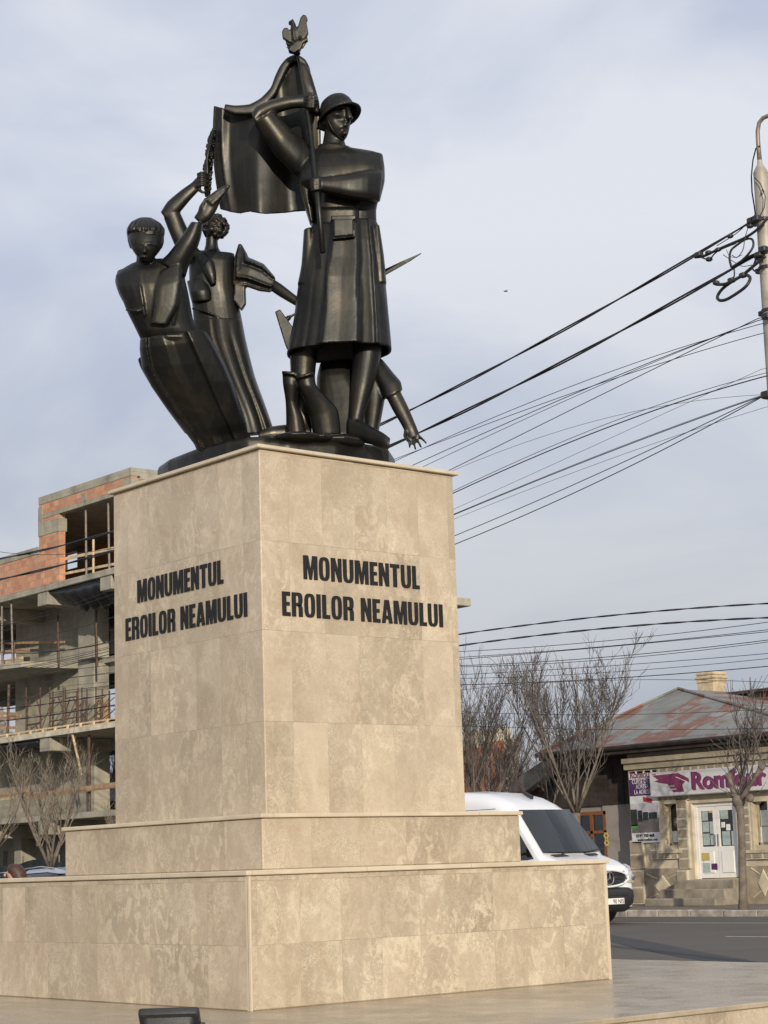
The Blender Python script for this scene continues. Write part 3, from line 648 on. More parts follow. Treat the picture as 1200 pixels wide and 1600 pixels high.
# raised arm with loose sleeve
sloft(mn, [(248,410,290,432,-.28,.17),(262,398,296,412,-.32,.16),(276,380,308,388,-.36,.14),(289,362,314,370,-.39,.115),(299,347,317,351,-.41,.10)], e=2.3)
sloft(mn, [(303,340,315,350,-.41,.06),(309,331,329,343,-.42,.065),(312,321,338,329,-.43,.06),(322,309,344,316,-.44,.05),(338,297,352,304,-.45,.035),(355,287.5,361,290,-.46,.015)], e=2.6)
for k, (a, b) in enumerate(((0,0),(3,3),(6,6),(9,8))): stube(mn, [(322+a,312+b,-.49),(338+a*.8,300+b*.8,-.49),(352+a*.6-k*1.5,291+b*.5+k*1.2,-.48)], [2.4,2.2,1.5], 6)
stube(mn, [(316,330,-.47),(317,318,-.49),(322,309,-.49)], [3,2.6,2])
# stole hanging on the chest
sloft(mn, [(252,424,284,412,-.42,.05,3.5),(244,450,284,440,-.45,.06,3.5),(240,478,278,478,-.44,.06,3.5),(236,506,262,508,-.42,.06,3.5)], n=24)
sloft(mn, [(276,450,286,445,-.38,.06,3),(272,480,280,478,-.38,.06,3),(269,508,274,506,-.36,.05,3)], n=16)
man = cast(mn, 'leaning_man', statue)
hr = MB(); sloft(hr, [(218,341,238,341,-.30,.08),(205,348,250,348,-.30,.16),(199,357,257,357,-.32,.205),(198,364,257,364,-.315,.215),(199,370,256,370,-.28,.185),(200,378,256,378,-.23,.15),(203,388,253,388,-.18,.11)], e=2.2, n=90, k=6, fold=lambda x, t: .010*cos(x*22)*(t < .8))
for q_ in (-1, 1):
    for a in (0, 4): stube(hr, [(228.5,363+a*.6,-.532),(228.5+q_*10,361.5+a,-.52),(228.5+q_*19,363+a*1.1,-.47),(228.5+q_*26,367+a*1.1,-.38)], [1.5,2.0,1.9,1.6], 6)
cast(hr, 'hair', man, .008, 1)
rb_ = MB()
def rf(x, t):
    # broad flat facets meeting in arrises, one overlap line
    return float(np.interp(x, [-1,-.74,-.70,-.16,-.12,.42,.50,1], [0,.05,0,.045,.0,.02,.075,-.03])) - .02*max(0, 1-abs(x-.12)/.03)*(t > .2)
sloft(rb_, [(221,532,322,518,-.10,.27,5),(220,548,334,536,-.10,.31,4),(224,578,352,570,-.09,.33,4),(238,605,364,598,-.07,.33,4),(262,640,375,632,-.03,.30,4),(292,678,385,662,.02,.26,4),(304,694,387,674,.05,.24,4),(312,712,396,692,.08,.24,4)], n=140, k=5, fold=rf, smooth=False)
sloft(rb_, [(216,562,228,556,-.02,.12,3),(221,576,236,572,-.02,.16,3),(236,602,250,598,-.02,.16,3),(260,638,272,634,0,.14,3),(290,678,300,674,.03,.12,3)], n=20)
stube(rb_, [(224,534,-.30),(240,528,-.36),(262,526,-.38),(290,526,-.37),(318,518,-.26)], [3,4,5,4,3])
cast(rb_, 'robe', man)

LEAN[0] = None
# ---- woman behind with raised arm
wm = MB()
sball(wm, 336, 356, .33, (18,18,20))
sloft(wm, [(322,368,340,370,.34,.08),(321,384,341,386,.34,.085),(316,398,348,398,.34,.11)], e=2.1)
sloft(wm, [(303,392,366,396,.33,.12),(296,404,368,410,.33,.19),(296,440,368,446,.33,.22),(300,472,373,474,.33,.21),(303,505,378,500,.32,.22),(306,535,383,530,.31,.25)], e=2.6)
sloft(wm, [(256,341,281,331,.16,.085),(264,362,288,346,.18,.1),(275,388,300,372,.22,.115),(288,412,316,398,.27,.13)], e=2.5)
sloft(wm, [(251,332,262,345,.15,.07),(262,315,279,334,.14,.075),(282,298,296,314,.12,.06),(300,285,309,300,.11,.045),(306,278,315,296,.10,.045)], e=2.4)
sball(wm, 310, 286, .10, (7,7,9))
for k in range(4): stube(wm, [(308,273+k*6,.06),(315,270+k*6.2,.03),(321,271+k*6.4,.05),(325,273+k*6.2,.09)], [3,2.8,2.6,2], 7)
stube(wm, [(310,296,.06),(317,301,.04),(323,299,.05)], [3,2.6,2])
sloft(wm, [(424,434,420,452,.20,.06),(440,444,436,463,.17,.06),(463,462,460,477,.12,.05),(490,480,488,492,.08,.04)], e=2.2)
for k in range(4): stube(wm, [(488,481+k*3.2,.06),(499,484+k*3.5,.05),(508,487+k*3.6,.06)], [2,1.8,1.2], 6)
woman = cast(wm, 'woman', statue)
ch = MB(); rr = random.Random(11)
for i in range(170):
    a = rr.random()*2*pi; b = rr.random(); z_ = rr.uniform(-1, 1); q = math.sqrt(1-z_*z_)
    u = 337+19*q*cos(a); v = 355+19*z_; d = .33+.13*q*sin(a)
    if v > 369 and u < 346: continue
    sball(ch, u, v, d, rr.uniform(2.6, 4.2), 7)
cast(ch, 'curly_hair', woman, .010, 0)
dr = MB()
def df(x, t): return .015*sin(x*5+1.2+t) - .03*max(0, 1-abs(x-.50)/.16)*min(1, t*3) - .025*max(0, 1-abs(x+.1)/.14)
sloft(dr, [(302,500,378,500,.31,.24),(305,530,383,527,.31,.27),(318,560,389,553,.30,.29),(335,590,398,588,.28,.30),(352,625,411,624,.25,.29),(364,655,421,652,.22,.27),(368,682,429,676,.20,.25)], n=80, k=4, e=2.8, fold=df)
sloft(dr, [(298,396,320,394,.14,.06),(312,412,334,408,.10,.07),(322,432,338,428,.08,.06),(330,446,338,443,.08,.04)], n=16)
sloft(dr, [(292,440,330,436,.26,.14),(296,458,334,455,.22,.17),(300,474,336,472,.24,.17)], n=24)
stube(dr, [(300,482,.12),(320,486,.08),(342,495,.06)], [2,2.6,1.6]); stube(dr, [(378,545,.12),(386,570,.10),(392,600,.08)], [1.5,2.6,1.5])
sflat(dr, [(367,444),(384,442),(385,476),(378,487),(366,472)], .12, .28)
def sf(x, t): return .03*sin(x*11)
sloft(dr, [(373,381,378,382,.26,.04,3),(366,405,386,396,.26,.08,3),(364,446,388,402,.25,.12,3),(385,448,396,405,.24,.12,3),(405,455,412,412,.22,.10,3),(422,457,426,428,.20,.08,3),(430,450,430,433,.19,.06,3)], n=40, fold=sf, smooth=False)
cast(dr, 'dress', woman)

# ---- fallen soldier behind the boots
fs_ = MB()
sloft(fs_, [(441,583,469,587,-.33,.10),(442,600,467,603,-.32,.11),(446,626,464,628,-.28,.10),(447,650,474,652,-.24,.12),(447,682,480,682,-.20,.14)], e=2.3)
sloft(fs_, [(463,592,492,584,-.38,.10),(467,606,494,602,-.37,.11),(476,628,508,618,-.30,.12),(484,652,528,640,-.22,.14),(489,682,533,678,-.16,.16)], e=2.3)
sloft(fs_, [(440,580,469,583,-.36,.12,3),(441,585,469,589,-.36,.12,3)], n=20, smooth=False); sloft(fs_, [(462,589,492,581,-.41,.12,3),(463,594,492,586,-.41,.12,3)], n=20, smooth=False)
sloft(fs_, [(500,568,548,562,.35,.15),(495,590,556,585,.36,.24),(494,625,580,620,.35,.28),(490,680,592,682,.30,.32)], e=2.8)
sloft(fs_, [(560,562,596,560,.26,.15),(566,595,603,592,.25,.18),(568,630,601,625,.22,.18),(566,686,591,680,.18,.2)], e=2.6)
sloft(fs_, [(578,566,598,562,.20,.12),(582,588,615,583,.16,.13),(592,606,626,596,.12,.125),(600,624,629,609,.08,.11)], e=2.4)
sloft(fs_, [(602,618,624,608,.08,.09),(614,642,637,634,.05,.08),(626,662,646,655,.02,.065),(632,674,651,667,.0,.055),(636,688,656,680,.0,.05)], e=2.3)
for (a, b, c, d_) in ((637,684,641,701),(643,686,650,704),(649,684,659,701),(653,680,667,694)): stube(fs_, [(a,b,-.02),((a+c)/2+.8,(b+d_)/2,-.05),(c-.5,d_-1,-.04)], [2.6,2.2,1.6], 8)
stube(fs_, [(634,672,-.03),(632,681,-.06),(637,690,-.08)], [3,2.6,1.8], 7)
sball(fs_, 520, 600, .55, (20,24,22)); sball(fs_, 560, 570, .5, (18,18,20))
fallen = cast(fs_, 'fallen_soldier', statue)
bl = MB(); sflat(bl, [(556,448,.25),(600,422,.2),(630,408,.2),(658,396,.2),(636,411,.2),(602,429,.2),(560,453,.25)], .05); bl.tube([S(520,473,.28), S(565,450,.24), S(604,426,.2), S(640,407,.2), S(658,396,.2)], [.03,.028,.02,.012,.004], 8)
bl.build('bayonet', M['bronze'], fallen, False)
wd = MB(); sflat(wd, [(430,488),(438,484),(458,512),(462,560),(455,560),(446,540)], .07, .12); stube(wd, [(447,500,.1),(450,495,.08),(455,494,.08),(462,490,.08),(470,486,.08)], [2.2,2.6,2.4,1.8,1.8]); sball(wd, 451, 497, .08, 4)
cast(wd, 'rifle_butt', fallen, .009, 1)
# ------------------------------------------------------------------ unfinished concrete building
def wall_holes(mb, X, t, y0, y1, z0, z1, holes):
    """wall in the plane x = X..X+t with rectangular openings (ya, yb, za, zb), reveals included"""
    Y = sorted({y0, y1, *[min(max(h[i], y0), y1) for h in holes for i in (0, 1)]}); Z = sorted({z0, z1, *[min(max(h[i], z0), z1) for h in holes for i in (2, 3)]})
    def solid(i, j):
        if i < 0 or j < 0 or i >= len(Y)-1 or j >= len(Z)-1: return False
        a, b = (Y[i]+Y[i+1])/2, (Z[j]+Z[j+1])/2
        return not any(h[0] < a < h[1] and h[2] < b < h[3] for h in holes)
    for i in range(len(Y)-1):
        for j in range(len(Z)-1):
            if not solid(i, j): continue
            a, b, c, d = Y[i], Y[i+1], Z[j], Z[j+1]
            mb.add([(X,a,c),(X,b,c),(X,b,d),(X,a,d)], [(0,1,2,3)]); mb.add([(X+t,a,c),(X+t,b,c),(X+t,b,d),(X+t,a,d)], [(0,3,2,1)])
            if not solid(i-1, j): mb.add([(X,a,c),(X+t,a,c),(X+t,a,d),(X,a,d)], [(0,1,2,3)])
            if not solid(i+1, j): mb.add([(X,b,c),(X+t,b,c),(X+t,b,d),(X,b,d)], [(3,2,1,0)])
            if not solid(i, j-1): mb.add([(X,a,c),(X+t,a,c),(X+t,b,c),(X,b,c)], [(0,1,2,3)])
            if not solid(i, j+1): mb.add([(X,a,d),(X+t,a,d),(X+t,b,d),(X,b,d)], [(3,2,1,0)])
    return mb
def hole(u0, v0, u1, v1, X):
    a = onx(u0, (v0+v1)/2, X); b = onx(u1, (v0+v1)/2, X); c = onx((u0+u1)/2, v0, X); d = onx((u0+u1)/2, v1, X)
    return (min(a[1], b[1]), max(a[1], b[1]), min(c[2], d[2]), max(c[2], d[2]))
def Y(u, v, X): return onx(u, v, X)[1]
def Z(u, v, X): return onx(u, v, X)[2]
ub = thing('unfinished_building', 'unfinished concrete and orange brick building, floors open, behind the monument on the left', 'building', (32, 55, ZS))
XF, XW, XB = 29.0, 32.0, 38.0
YC = 47.7; YE = 74.0
z1, z2, z3, z4 = 12.88, 10.0, 6.86, 3.50
def slab(x0, x1, y0, y1, z0, z1): return MB().bbox(x0, x1, y0, y1, z0, z1, .02).build('floor_slab', M['concrete'], ub)
slab(XF, XB+6, YC-.3, YE, z1, z1+.26)
# second slab: polygon, projecting on the left only
yb = Y(122, 1045, XW-.25); ya = Y(30, 1045, XF+.2)
MB().prism([(XF,YE,z2),(XF,ya+2,z2),(XF+.3,ya,z2),(XW-.28,yb,z2),(XW-.28,YC,z2),(XB,YC,z2),(XB,YE,z2)], (0,0,.24)).build('floor_slab', M['concrete'], ub)
slab(XF, XB, YC-1.0, YE, z3, z3+.2)
slab(XF+.1, XB, YC, YE, z4, z4+.24)
# slab end seen to the right of the pedestal
pe = onx(735, 938, 29.0); s0 = onx(736, 934, XF+2.4); 
slab(XF+.3, XF+2.4, s0[1], YC-.6, s0[2]-.28, s0[2]-.02)
# top storey: brick upper wall with concrete frame
m = MB(); zt = Z(205, 730, XF); y61 = Y(61, 850, XF); y92 = Y(92, 850, XF); zl = Z(85, 803, XF)
m2 = MB()
m2.box(XF-.02, XF+.42, YC-.02, y61+.02, zt-.32, zt); m2.box(XF-.02, XF+.3, YC, y61, zl-.05, zl+.14)
m2.box(XF-.03, XF+.35, y61-.30, y61+.03, zt-1.5, zt-.42); yk = Y(131, 760, XF); m2.box(XF-.03, XF+.35, yk-.2, yk+.2, zl+.14, zt-.42)
m2.box(XF-.03, XF+.35, YC-.03, YC+.55, zl+.14, zt-.42); m2.box(XF-.025, XF+.37, y92-.02, y61+.035, Z(75, 818, XF)-.45, Z(75, 818, XF)+.1)
m2.box(XF+.42, XF+13, YC-.02, YC+.4, zt-.42, zt); m2.box(XF+.35, XF+13, YC-.02, YC+.35, zl-.05, zl+.14)
m2.box(XF-.02, XF+.35, YC, YC+.6, z1+.26, zl-.05); m2.box(XF+3, XF+3.4, YC-.02, YC+.35, z1+.26, zl-.05)
m2.build('concrete_frame', M['concrete'], ub)
m.box(XF, XF+.3, YC, y61, zl+.10, zt-.31); m.box(XF, XF+.3, y92, y61, z1+.26, zl+.1)
m.box(XF+.3, XF+13, YC, YC+.3, zl+.10, zt-.4)
m.build('brick_wall', M['brick'], ub)
yq_ = Y(66,860,XF+5.8)
MB().prism([(XF+.31,YC+.31,zl+.12),(XF+.31,y61-.05,zl+.12),(XF+5.8,yq_,zl+.12),(XF+5.8,YC+.31,zl+.12)], (0,0,.2)).build('floor_slab', M['concrete'], ub)
MB().prism([(XF+.31,y61-.32,z1+.27),(XF+.31,y61-.05,z1+.27),(XF+5.4,yq_-.1,z1+.27),(XF+5.4,yq_-.35,z1+.27)], (0,0,zl-z1-.16)).build('brick_wall', M['brick'], ub)
m = MB(); wall_holes(m, XF+5.5, .3, YC, Y(72,860,XF+5.5), z1+.26, zl+.1, [hole(97,864,123,889,XF+5.5)]); m.build('brick_wall', M['brick'], ub)
hh = hole(97,864,123,889,XF+5.5); MB().box(XF+5.38, XF+5.5, hh[0]-2.2, hh[1]+.3, hh[3], hh[3]+.45).box(XF+5.36, XF+5.5, hh[0]-1.0, hh[0]-.1, z1+.26, hh[3]).build('lintel', M['concrete'], ub)
# low brick parapet on the left
zp = Z(0, 872, XF)
MB().box(XF, XF+.3, y61, YE, z1+.26, zp-.3).build('parapet', M['brick'], ub); MB().box(XF-.03, XF+.34, y61+.03, YE, zp-.3, zp).build('parapet_coping', M['concrete'], ub)
# main walls of the storeys
for (za, zb, hs, bh) in ((z2+.24, z1, [hole(-60,958,25,1041,XW), hole(147,930,200,1044,XW)], [hole(-20,940,25.5,1046,XB), hole(164,968.5,185,1020,XB)]),
                         (z3+.2, z2, [hole(-60,1060,24,1150,XW), hole(147,1052,200,1135,XW)], [hole(-20,1055,24.5,1155,XB), hole(164,1074,185,1124,XB)]),
                         (z4+.24, z3, [hole(-25,1180,-8,1262,XW), hole(147,1172,200,1266,XW)], [hole(130,1170,200,1275,XB)])):
    wall_holes(MB(), XW, .28, YC, YE, za, zb, hs).build('concrete_wall', M['concrete'], ub)
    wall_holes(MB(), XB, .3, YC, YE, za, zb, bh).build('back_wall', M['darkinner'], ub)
wall_holes(MB(), XW+1.2, .28, YC, YE, ZS, z4, [hole(28,1345,36,1360,XW+1.2), hole(5,1330,12,1360,XW+1.2), hole(45,1300,60,1322,XW+1.2)]).build('concrete_wall', M['concrete'], ub)
for (za, zb) in ((z2+.24, z1-.002), (z3+.2, z2-.002), (z4+.24, z3-.002), (ZS, z4-.002)):
    MB().box(XW+.29, XW+2.0, YC+.004, YC+.28, za, zb).box(XB-1.6, XB-.002, YC+.004, YC+.28, za, zb).box(XW+2.0, XB-1.6, YC+.004, YC+.28, za, za+.9).build('concrete_wall', M['concrete'], ub)
# columns and beams
for (u0, u1, za, zb) in ((122,147,z2+.24,z1),(122,147,z3+.2,z2),(122,148,z4+.24,z3),(22,33,ZS,z4)):
    vv = 1000 if za > 9 else 1110 if za > 6 else 1220 if za > 3 else 1330
    MB().bbox(XW-.75, XW-.01, Y(u1,vv,XW-.75), Y(u0,vv,XW-.75), za, zb, .02).build('column', M['concrete'], ub)
for (u, v, zz_) in ((66.5, 925, z1), (-30, 925, z1), (70, 1162, z3), (68, 1285, z4), (165, 920, z1), (-25, 1285, z4)):
    yy = Y(u, v, XF+.06); MB().bbox(XF+.06, XW, yy-.42, yy+.42, zz_-.55, zz_-.002, .02).build('beam', M['concrete'], ub)
MB().bbox(XF+.1, XW, YC, YC+.4, z3-.6, z3, .02).build('beam', M['concrete'], ub)
# hanging dark sheet under slab one, torn sheet under slab three
m = MB(); 
for (a, b, zt_, dz) in ((Y(72,925,XF+.15), Y(182,890,XF+.15), z1-.03, .95), (Y(-40,1170,XF+.1), Y(57,1160,XF+.1), z3-.03, .42)):
    n = 22; R = []
    for i in range(n+1):
        y = a+(b-a)*i/n; f = sin(pi*min(1, i/n*2.2)/2)*(1+.18*sin(i*1.9)); R.append([(XF+.12, y, zt_), (XF+.10+.10*f, y, zt_-dz*.35*f), (XF+.9, y, zt_-dz*f), (XF+.95, y, zt_-dz*f+.03), (XF+.16, y, zt_-.02)])
    MB().rings(R).build('dark_sheet', M['darksheet'], ub, True)
# steel props, timber rails, scaffold frames
def prop(u0, v0, u1, v1, X, mt='prop', r=.045):
    MB().tube([onx(u0, v0, X), onx(u1, v1, X)], r, 6).build('prop', M[mt], ub)
for a in ((3,937,3,1040),(17.5,935,20,1042),(93,806,93,908,),(134,792,135,900),(169,784,171,893)): prop(*a, XF+.25)
for a in ((90,962,92,1040),(150,950,152,1042)): prop(*a, XF+1.5, 'rust')
for a in ((14,1070,12,1146),(139,1148,140,1268)): prop(*a, XF+.4, 'rust', .06)
prop(113,1146,128,1212,XF+.1,'palewood',.05)
def rail(u0, v0, u1, v1, X, h, mt='wood'):
    a, b = onx(u0, v0, X), onx(u1, v1, X); MB().prism([(X,a[1],a[2]-h/2),(X,b[1],b[2]-h/2),(X,b[1],b[2]+h/2),(X,a[1],a[2]+h/2)], (.05,0,0)).build('timber_rail', M[mt], ub)
rail(40,1245,184,1226,XF+.2,.22); rail(-10,1243,45,1234,XF+.2,.16); rail(-10,1250,60,1240,XF+.26,.12,'palewood')
rail(97,874,184,855,XF+.3,.12,'palewood'); rail(97,897,184,880,XF+.34,.10,'palewood'); rail(-10,1114,25,1116,XF+.4,.14); rail(-10,1124,32,1119,XF+.45,.14); rail(-10,1137,25,1137,XF+.4,.12)
for a in ((99,866,100,907),(146,843,146,898),): prop(*a, XF+.28, 'palewood', .05)
rail(0,1005,100,1003,XW-.5,.10); rail(0,1020,45,1015,XW-.6,.18); rail(0,1036,35,1029,XW-.6,.2,'palewood')
for a in ((6,1000,3,1045),(22,1001,20,1042)): prop(*a, XW-.55, 'wood', .06)
MB().box(XW-.5, XW-.3, Y(163,1110,XW-.5), Y(150,1110,XW-.5), z3+.22, Z(155,1096,XW-.5)).build('brick_wall', M['wood'], ub)
ystart = Y(190, 1130, XF+.15); m = MB(); y = ystart
while y < 60:
    m.box(XF+.10, XF+.18, y, y+.08, z3+.2, z3+.2+.20); y += 1.0
m.box(XF+.22, XF+.26, ystart, 60, z3+.36, z3+.42); m.box(XF+.22, XF+.26, ystart, 60, z3+.24, z3+.29); m.build('edge_formwork', M['palewood'], ub); MB().box(XF-.03, XF+.1, ystart, 66, z3+.02, z3+.215).build('slab_edge', M['cornice2'], ub)
for (u0, u1) in ((41,63),(78,99),(102,122),(128,136),(150,160)):
    X = XF+1.2; y0, y1_ = Y(u1,1100,X), Y(u0,1100,X); zb_, zt_ = z3+.22, Z(u0,1078,X); m = MB(); r = .032
    m.tube([(X,y0,zb_),(X,y0,zt_)], r, 5).tube([(X,y1_,zb_),(X,y1_,zt_+.1)], r, 5); m.tube([(X,y0,zt_-.35),(X,y1_,zt_-.35)], r, 5).tube([(X,y0,zb_+.6),(X,y1_,zb_+.6)], r, 5)
    m.tube([(X,y0,zt_-1.2),(X,y0+(y1_-y0)*.12,zt_-.75),(X,y0+(y1_-y0)*.35,zt_-.42)], r, 5).tube([(X,y1_,zt_-1.2),(X,y1_-(y1_-y0)*.12,zt_-.75),(X,y1_-(y1_-y0)*.35,zt_-.42)], r, 5)
    m.tube([(X,y0,zb_+.2),(X+1.3,y1_,zt_-.3)], .02, 4).tube([(X,y1_,zb_+.2),(X+1.3,y0,zt_-.3)], .02, 4); m.tube([(X+1.3,y1_,zb_),(X+1.3,y1_,zt_)], r, 5)
    m.build('scaffold_frame', M['rust'], ub)

# green netted site fence
fn = thing('site_fence', 'low dark green netted fence in front of the unfinished building', 'fence', (26.2, 55, ZS)); m = MB(); zf = Z(60, 1347, 26.2)
n = 60; R = []
for i in range(n+1):
    y = 40+34*i/n; w_ = .05*sin(i*1.3); R.append([(26.2+w_, y, ZS+.2), (26.25+w_, y, ZS+.2), (26.25+w_, y, zf+.10*sin(i*.8)), (26.2+w_, y, zf+.10*sin(i*.8))])
m.rings(R).build('net', M['net'], fn)
for i in range(13): MB().tube([(26.32, 40.5+2.7*i, ZS+.13), (26.32, 40.5+2.7*i, zf+.25)], .03, 6).build('post', M['prop'], fn)

# ------------------------------------------------------------------ corner shop
shop = thing('shop', 'low travel shop with rusty tin roof, white door and wide purple lettered sign', 'shop', (SHX, 19, 0.02))
XS = SHX; zg = ZS+.135; yl = Y(986, 1300, XS); yr = 9.0; ze = 4.10
def ap(u, v, X=XS): return onx(u, v, X)
door = hole(1083,1253,1152,1373,XS); w1_ = hole(1040,1256,1061,1321,XS); w2_ = hole(1178,1252,1203,1320,XS); w3_ = (12.0, 12.9, w1_[2], w1_[3])
wall_holes(MB(), XS, .4, yr, yl, zg-.05, ze, [door, w1_, w2_, w3_]).box(XS+.4, XS+9, yl-.3, yl, zg-.05, ze).box(XS+.4, XS+9, yr, yr+.3, zg-.05, ze).build('wall', M['stucco'], shop)
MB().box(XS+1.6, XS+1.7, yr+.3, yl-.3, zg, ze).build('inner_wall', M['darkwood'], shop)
# plinth, pilasters of blocks with pale mortar, cornices
m = MB(); q = MB(); zb0 = Z(1030, 1357, XS)
q.box(XS-.05, XS, yr, door[0]-.25, zg, zb0); q.box(XS-.05, XS, door[1]+.22, yl, zg, zb0)
def blocks(y0, y1, z0, z1, rows, cols=1, d=.09):
    m.box(XS-d+.012, XS, y0, y1, z0, z1); hy, hz = (y1-y0)/cols, (z1-z0)/rows
    for i in range(rows):
        for j in range(cols): q.bbox(XS-d, XS-.01, y0+j*hy+.025, y0+(j+1)*hy-.025, z0+i*hz+.025, z0+(i+1)*hz-.025, .012)
blocks(Y(1008,1330,XS), yl, Z(1000,1357,XS), Z(1000,1313,XS), 2)
blocks(Y(1078,1300,XS), Y(1062,1300,XS), Z(1070,1357,XS), Z(1070,1248,XS), 7)
blocks(Y(1078,1385,XS), Y(1062,1385,XS), zg+.02, Z(1070,1360,XS), 2, 1, .10); blocks(Y(1010,1385,XS), yl, zg+.02, Z(1000,1360,XS), 2, 1, .10)
blocks(Y(1062,1335,XS), Y(1020,1335,XS), Z(1040,1342,XS), Z(1040,1327,XS), 1, 4)
blocks(Y(1062,1245,XS)-.4, Y(1030,1245,XS), Z(1040,1252,XS), Z(1040,1245,XS), 1, 6)
blocks(Y(1028,1290,XS)-.0, Y(1022,1290,XS), Z(1025,1327,XS), Z(1025,1316,XS), 1, 1)
blocks(yr, Y(985,1200,XS), Z(1100,1203,XS), Z(1100,1195,XS), 1, 46)
blocks(door[0]-2.2, door[0]-.55, Z(1170,1343,XS), Z(1170,1328,XS), 1, 5); blocks(door[0]-.52, door[0]-.3, Z(1170,1343,XS), Z(1170,1248,XS), 7)
blocks(yr, door[0]-2.4, Z(1170,1343,XS), Z(1170,1328,XS), 1, 9)
m.build('mortar_band', M['mortar'], shop); q.build('stone_block', M['quoin'], shop)
for (uc, vc, hw, hh_) in ((1038,1385,13,19),(1196,1379,10,22)):
    c = ap(uc, vc); a = ap(uc-hw, vc); b = ap(uc, vc-hh_); ry, rz = a[1]-c[1], b[2]-c[2]
    MB().rings([[(XS-.055, c[1]+ry*s*x, c[2]+rz*s*z) for x, z in ((1,0),(0,1),(-1,0),(0,-1))] for s in (1.0,)]+[[(XS-.075, c[1]+ry*.86*x, c[2]+rz*.86*z) for x, z in ((1,0),(0,1),(-1,0),(0,-1))]]).build('diamond', M['stucco'], shop)
    for sx_ in (1, -1):
        for sz_ in (1, -1): MB().tube([(XS-.055, c[1]+ry*.55*sx_, c[2]+rz*.6*sz_), (XS-.055, c[1]+ry*1.9*sx_, c[2]+rz*1.05*sz_)], .018, 4).build('groove_moulding', M['mortar'], shop)
MB().box(XS-.16, XS, yr, yl, Z(1100,1194,XS), Z(1100,1184,XS)).box(XS-.24, XS, yr, yl, Z(1100,1184,XS)+.002, Z(1100,1176,XS)).build('cornice', M['cornice'], shop)
E1y = onx(840, 1186, XS-.5)[1]-.05
MB().box(XS-.50, XS+.1, yr, E1y, ze-.02, ze+.08).box(XS-.56, XS-.40, yr, E1y, ze+.08, ze+.165).build('eave', M['darkwood'], shop)
# windows: arched frame, pane
for (a, b, c, d) in (w1_, w2_, w3_):
    wf = MB(); wf.box(XS-.06, XS, b, b+.26, c-.12, d+.08).box(XS-.06, XS, a-.10, a, c-.12, d+.08).box(XS-.06, XS, a, b, d, d+.08); 
    fr_ = wf.box(XS-.12, XS+.02, a-.12, b+.28, c-.2, c-.12).build('window', M['stucco'], shop)
    n = 12; top_ = []
    for i in range(n+1): t = i/n; top_.append((XS+.10, a+(b-a)*t, d-.30*(abs(2*t-1)**2.6)))
    MB().prism([(XS+.10, b, d+.01), (XS+.10, a, d+.01)] + top_[0:1] + top_[1:], (.06, 0, 0)).build('arch', M['stucco'], fr_)
    MB().box(XS+.2, XS+.22, a, b, c, d).build('pane', M['winglass'], fr_)
    MB().box(XS+.14, XS+.2, a, a+.05, c, d).box(XS+.14, XS+.2, b-.05, b, c, d).box(XS+.14, XS+.2, a, b, c, c+.06).build('frame', M['cornice'], fr_)
    sf_ = MB(); cy_, cz_ = (a+b)/2, c+(d-c)*.56
    for k in range(6): an = k*pi/6; sf_.tube([(XS+.19, cy_-.13*cos(an), cz_-.13*sin(an)), (XS+.19, cy_+.13*cos(an), cz_+.13*sin(an))], .008, 4)
    sf_.build('snowflake', M['paper'], fr_)
    if a == w1_[0]: MB().box(XS+.185, XS+.195, a+.05, a+.22, c+.02, c+.45).box(XS+.185, XS+.195, a+.24, b-.04, c+.08, c+.38).build('notice', M['paper'], fr_)
def textmesh(txt, size, o, xd, nrm, mat, name, parent, width=None, off=0.0, ext=.004, align='LEFT', shear=0.0):
    cu = bpy.data.curves.new(name+'_txt', 'FONT'); cu.body = txt; cu.size = size; cu.offset = off; cu.extrude = ext; cu.align_x = align; cu.shear = shear
    ob = bpy.data.objects.new(name, cu); COL.objects.link(ob); bpy.context.view_layer.update()
    me = bpy.data.meshes.new_from_object(ob.evaluated_get(bpy.context.evaluated_depsgraph_get())); bpy.data.objects.remove(ob)
    xs_ = [v.co.x for v in me.vertices]; w0 = max(xs_)-min(xs_) if xs_ else 1; kx = (width/w0) if width else 1; x0 = min(xs_) if xs_ else 0
    xd, nrm, o = np.array(xd, float), np.array(nrm, float), np.array(o, float); upv = np.array([0, 0, 1.0])
    for v in me.vertices:
        p = o + xd*((v.co.x-x0)*kx) + upv*v.co.y + nrm*v.co.z; v.co = p
    me.materials.clear(); me.materials.append(M[mat]); oo = bpy.data.objects.new(name, me); COL.objects.link(oo)
    if parent is not None: oo.parent = parent; oo.matrix_parent_inverse = Matrix.Translation(-Vector(parent.location))
    return oo
# papers in second window
a, b, c, d = w2_; MB().box(XS+.185, XS+.195, b-.32, b-.08, d-.62, d-.22).box(XS+.185, XS+.195, a, b-.04, c+.02, c+.46).build('notice', M['paper'], shop)
for k, s_ in enumerate(('TAROT', 'COLETARIA', 'NATIONALA')): pass
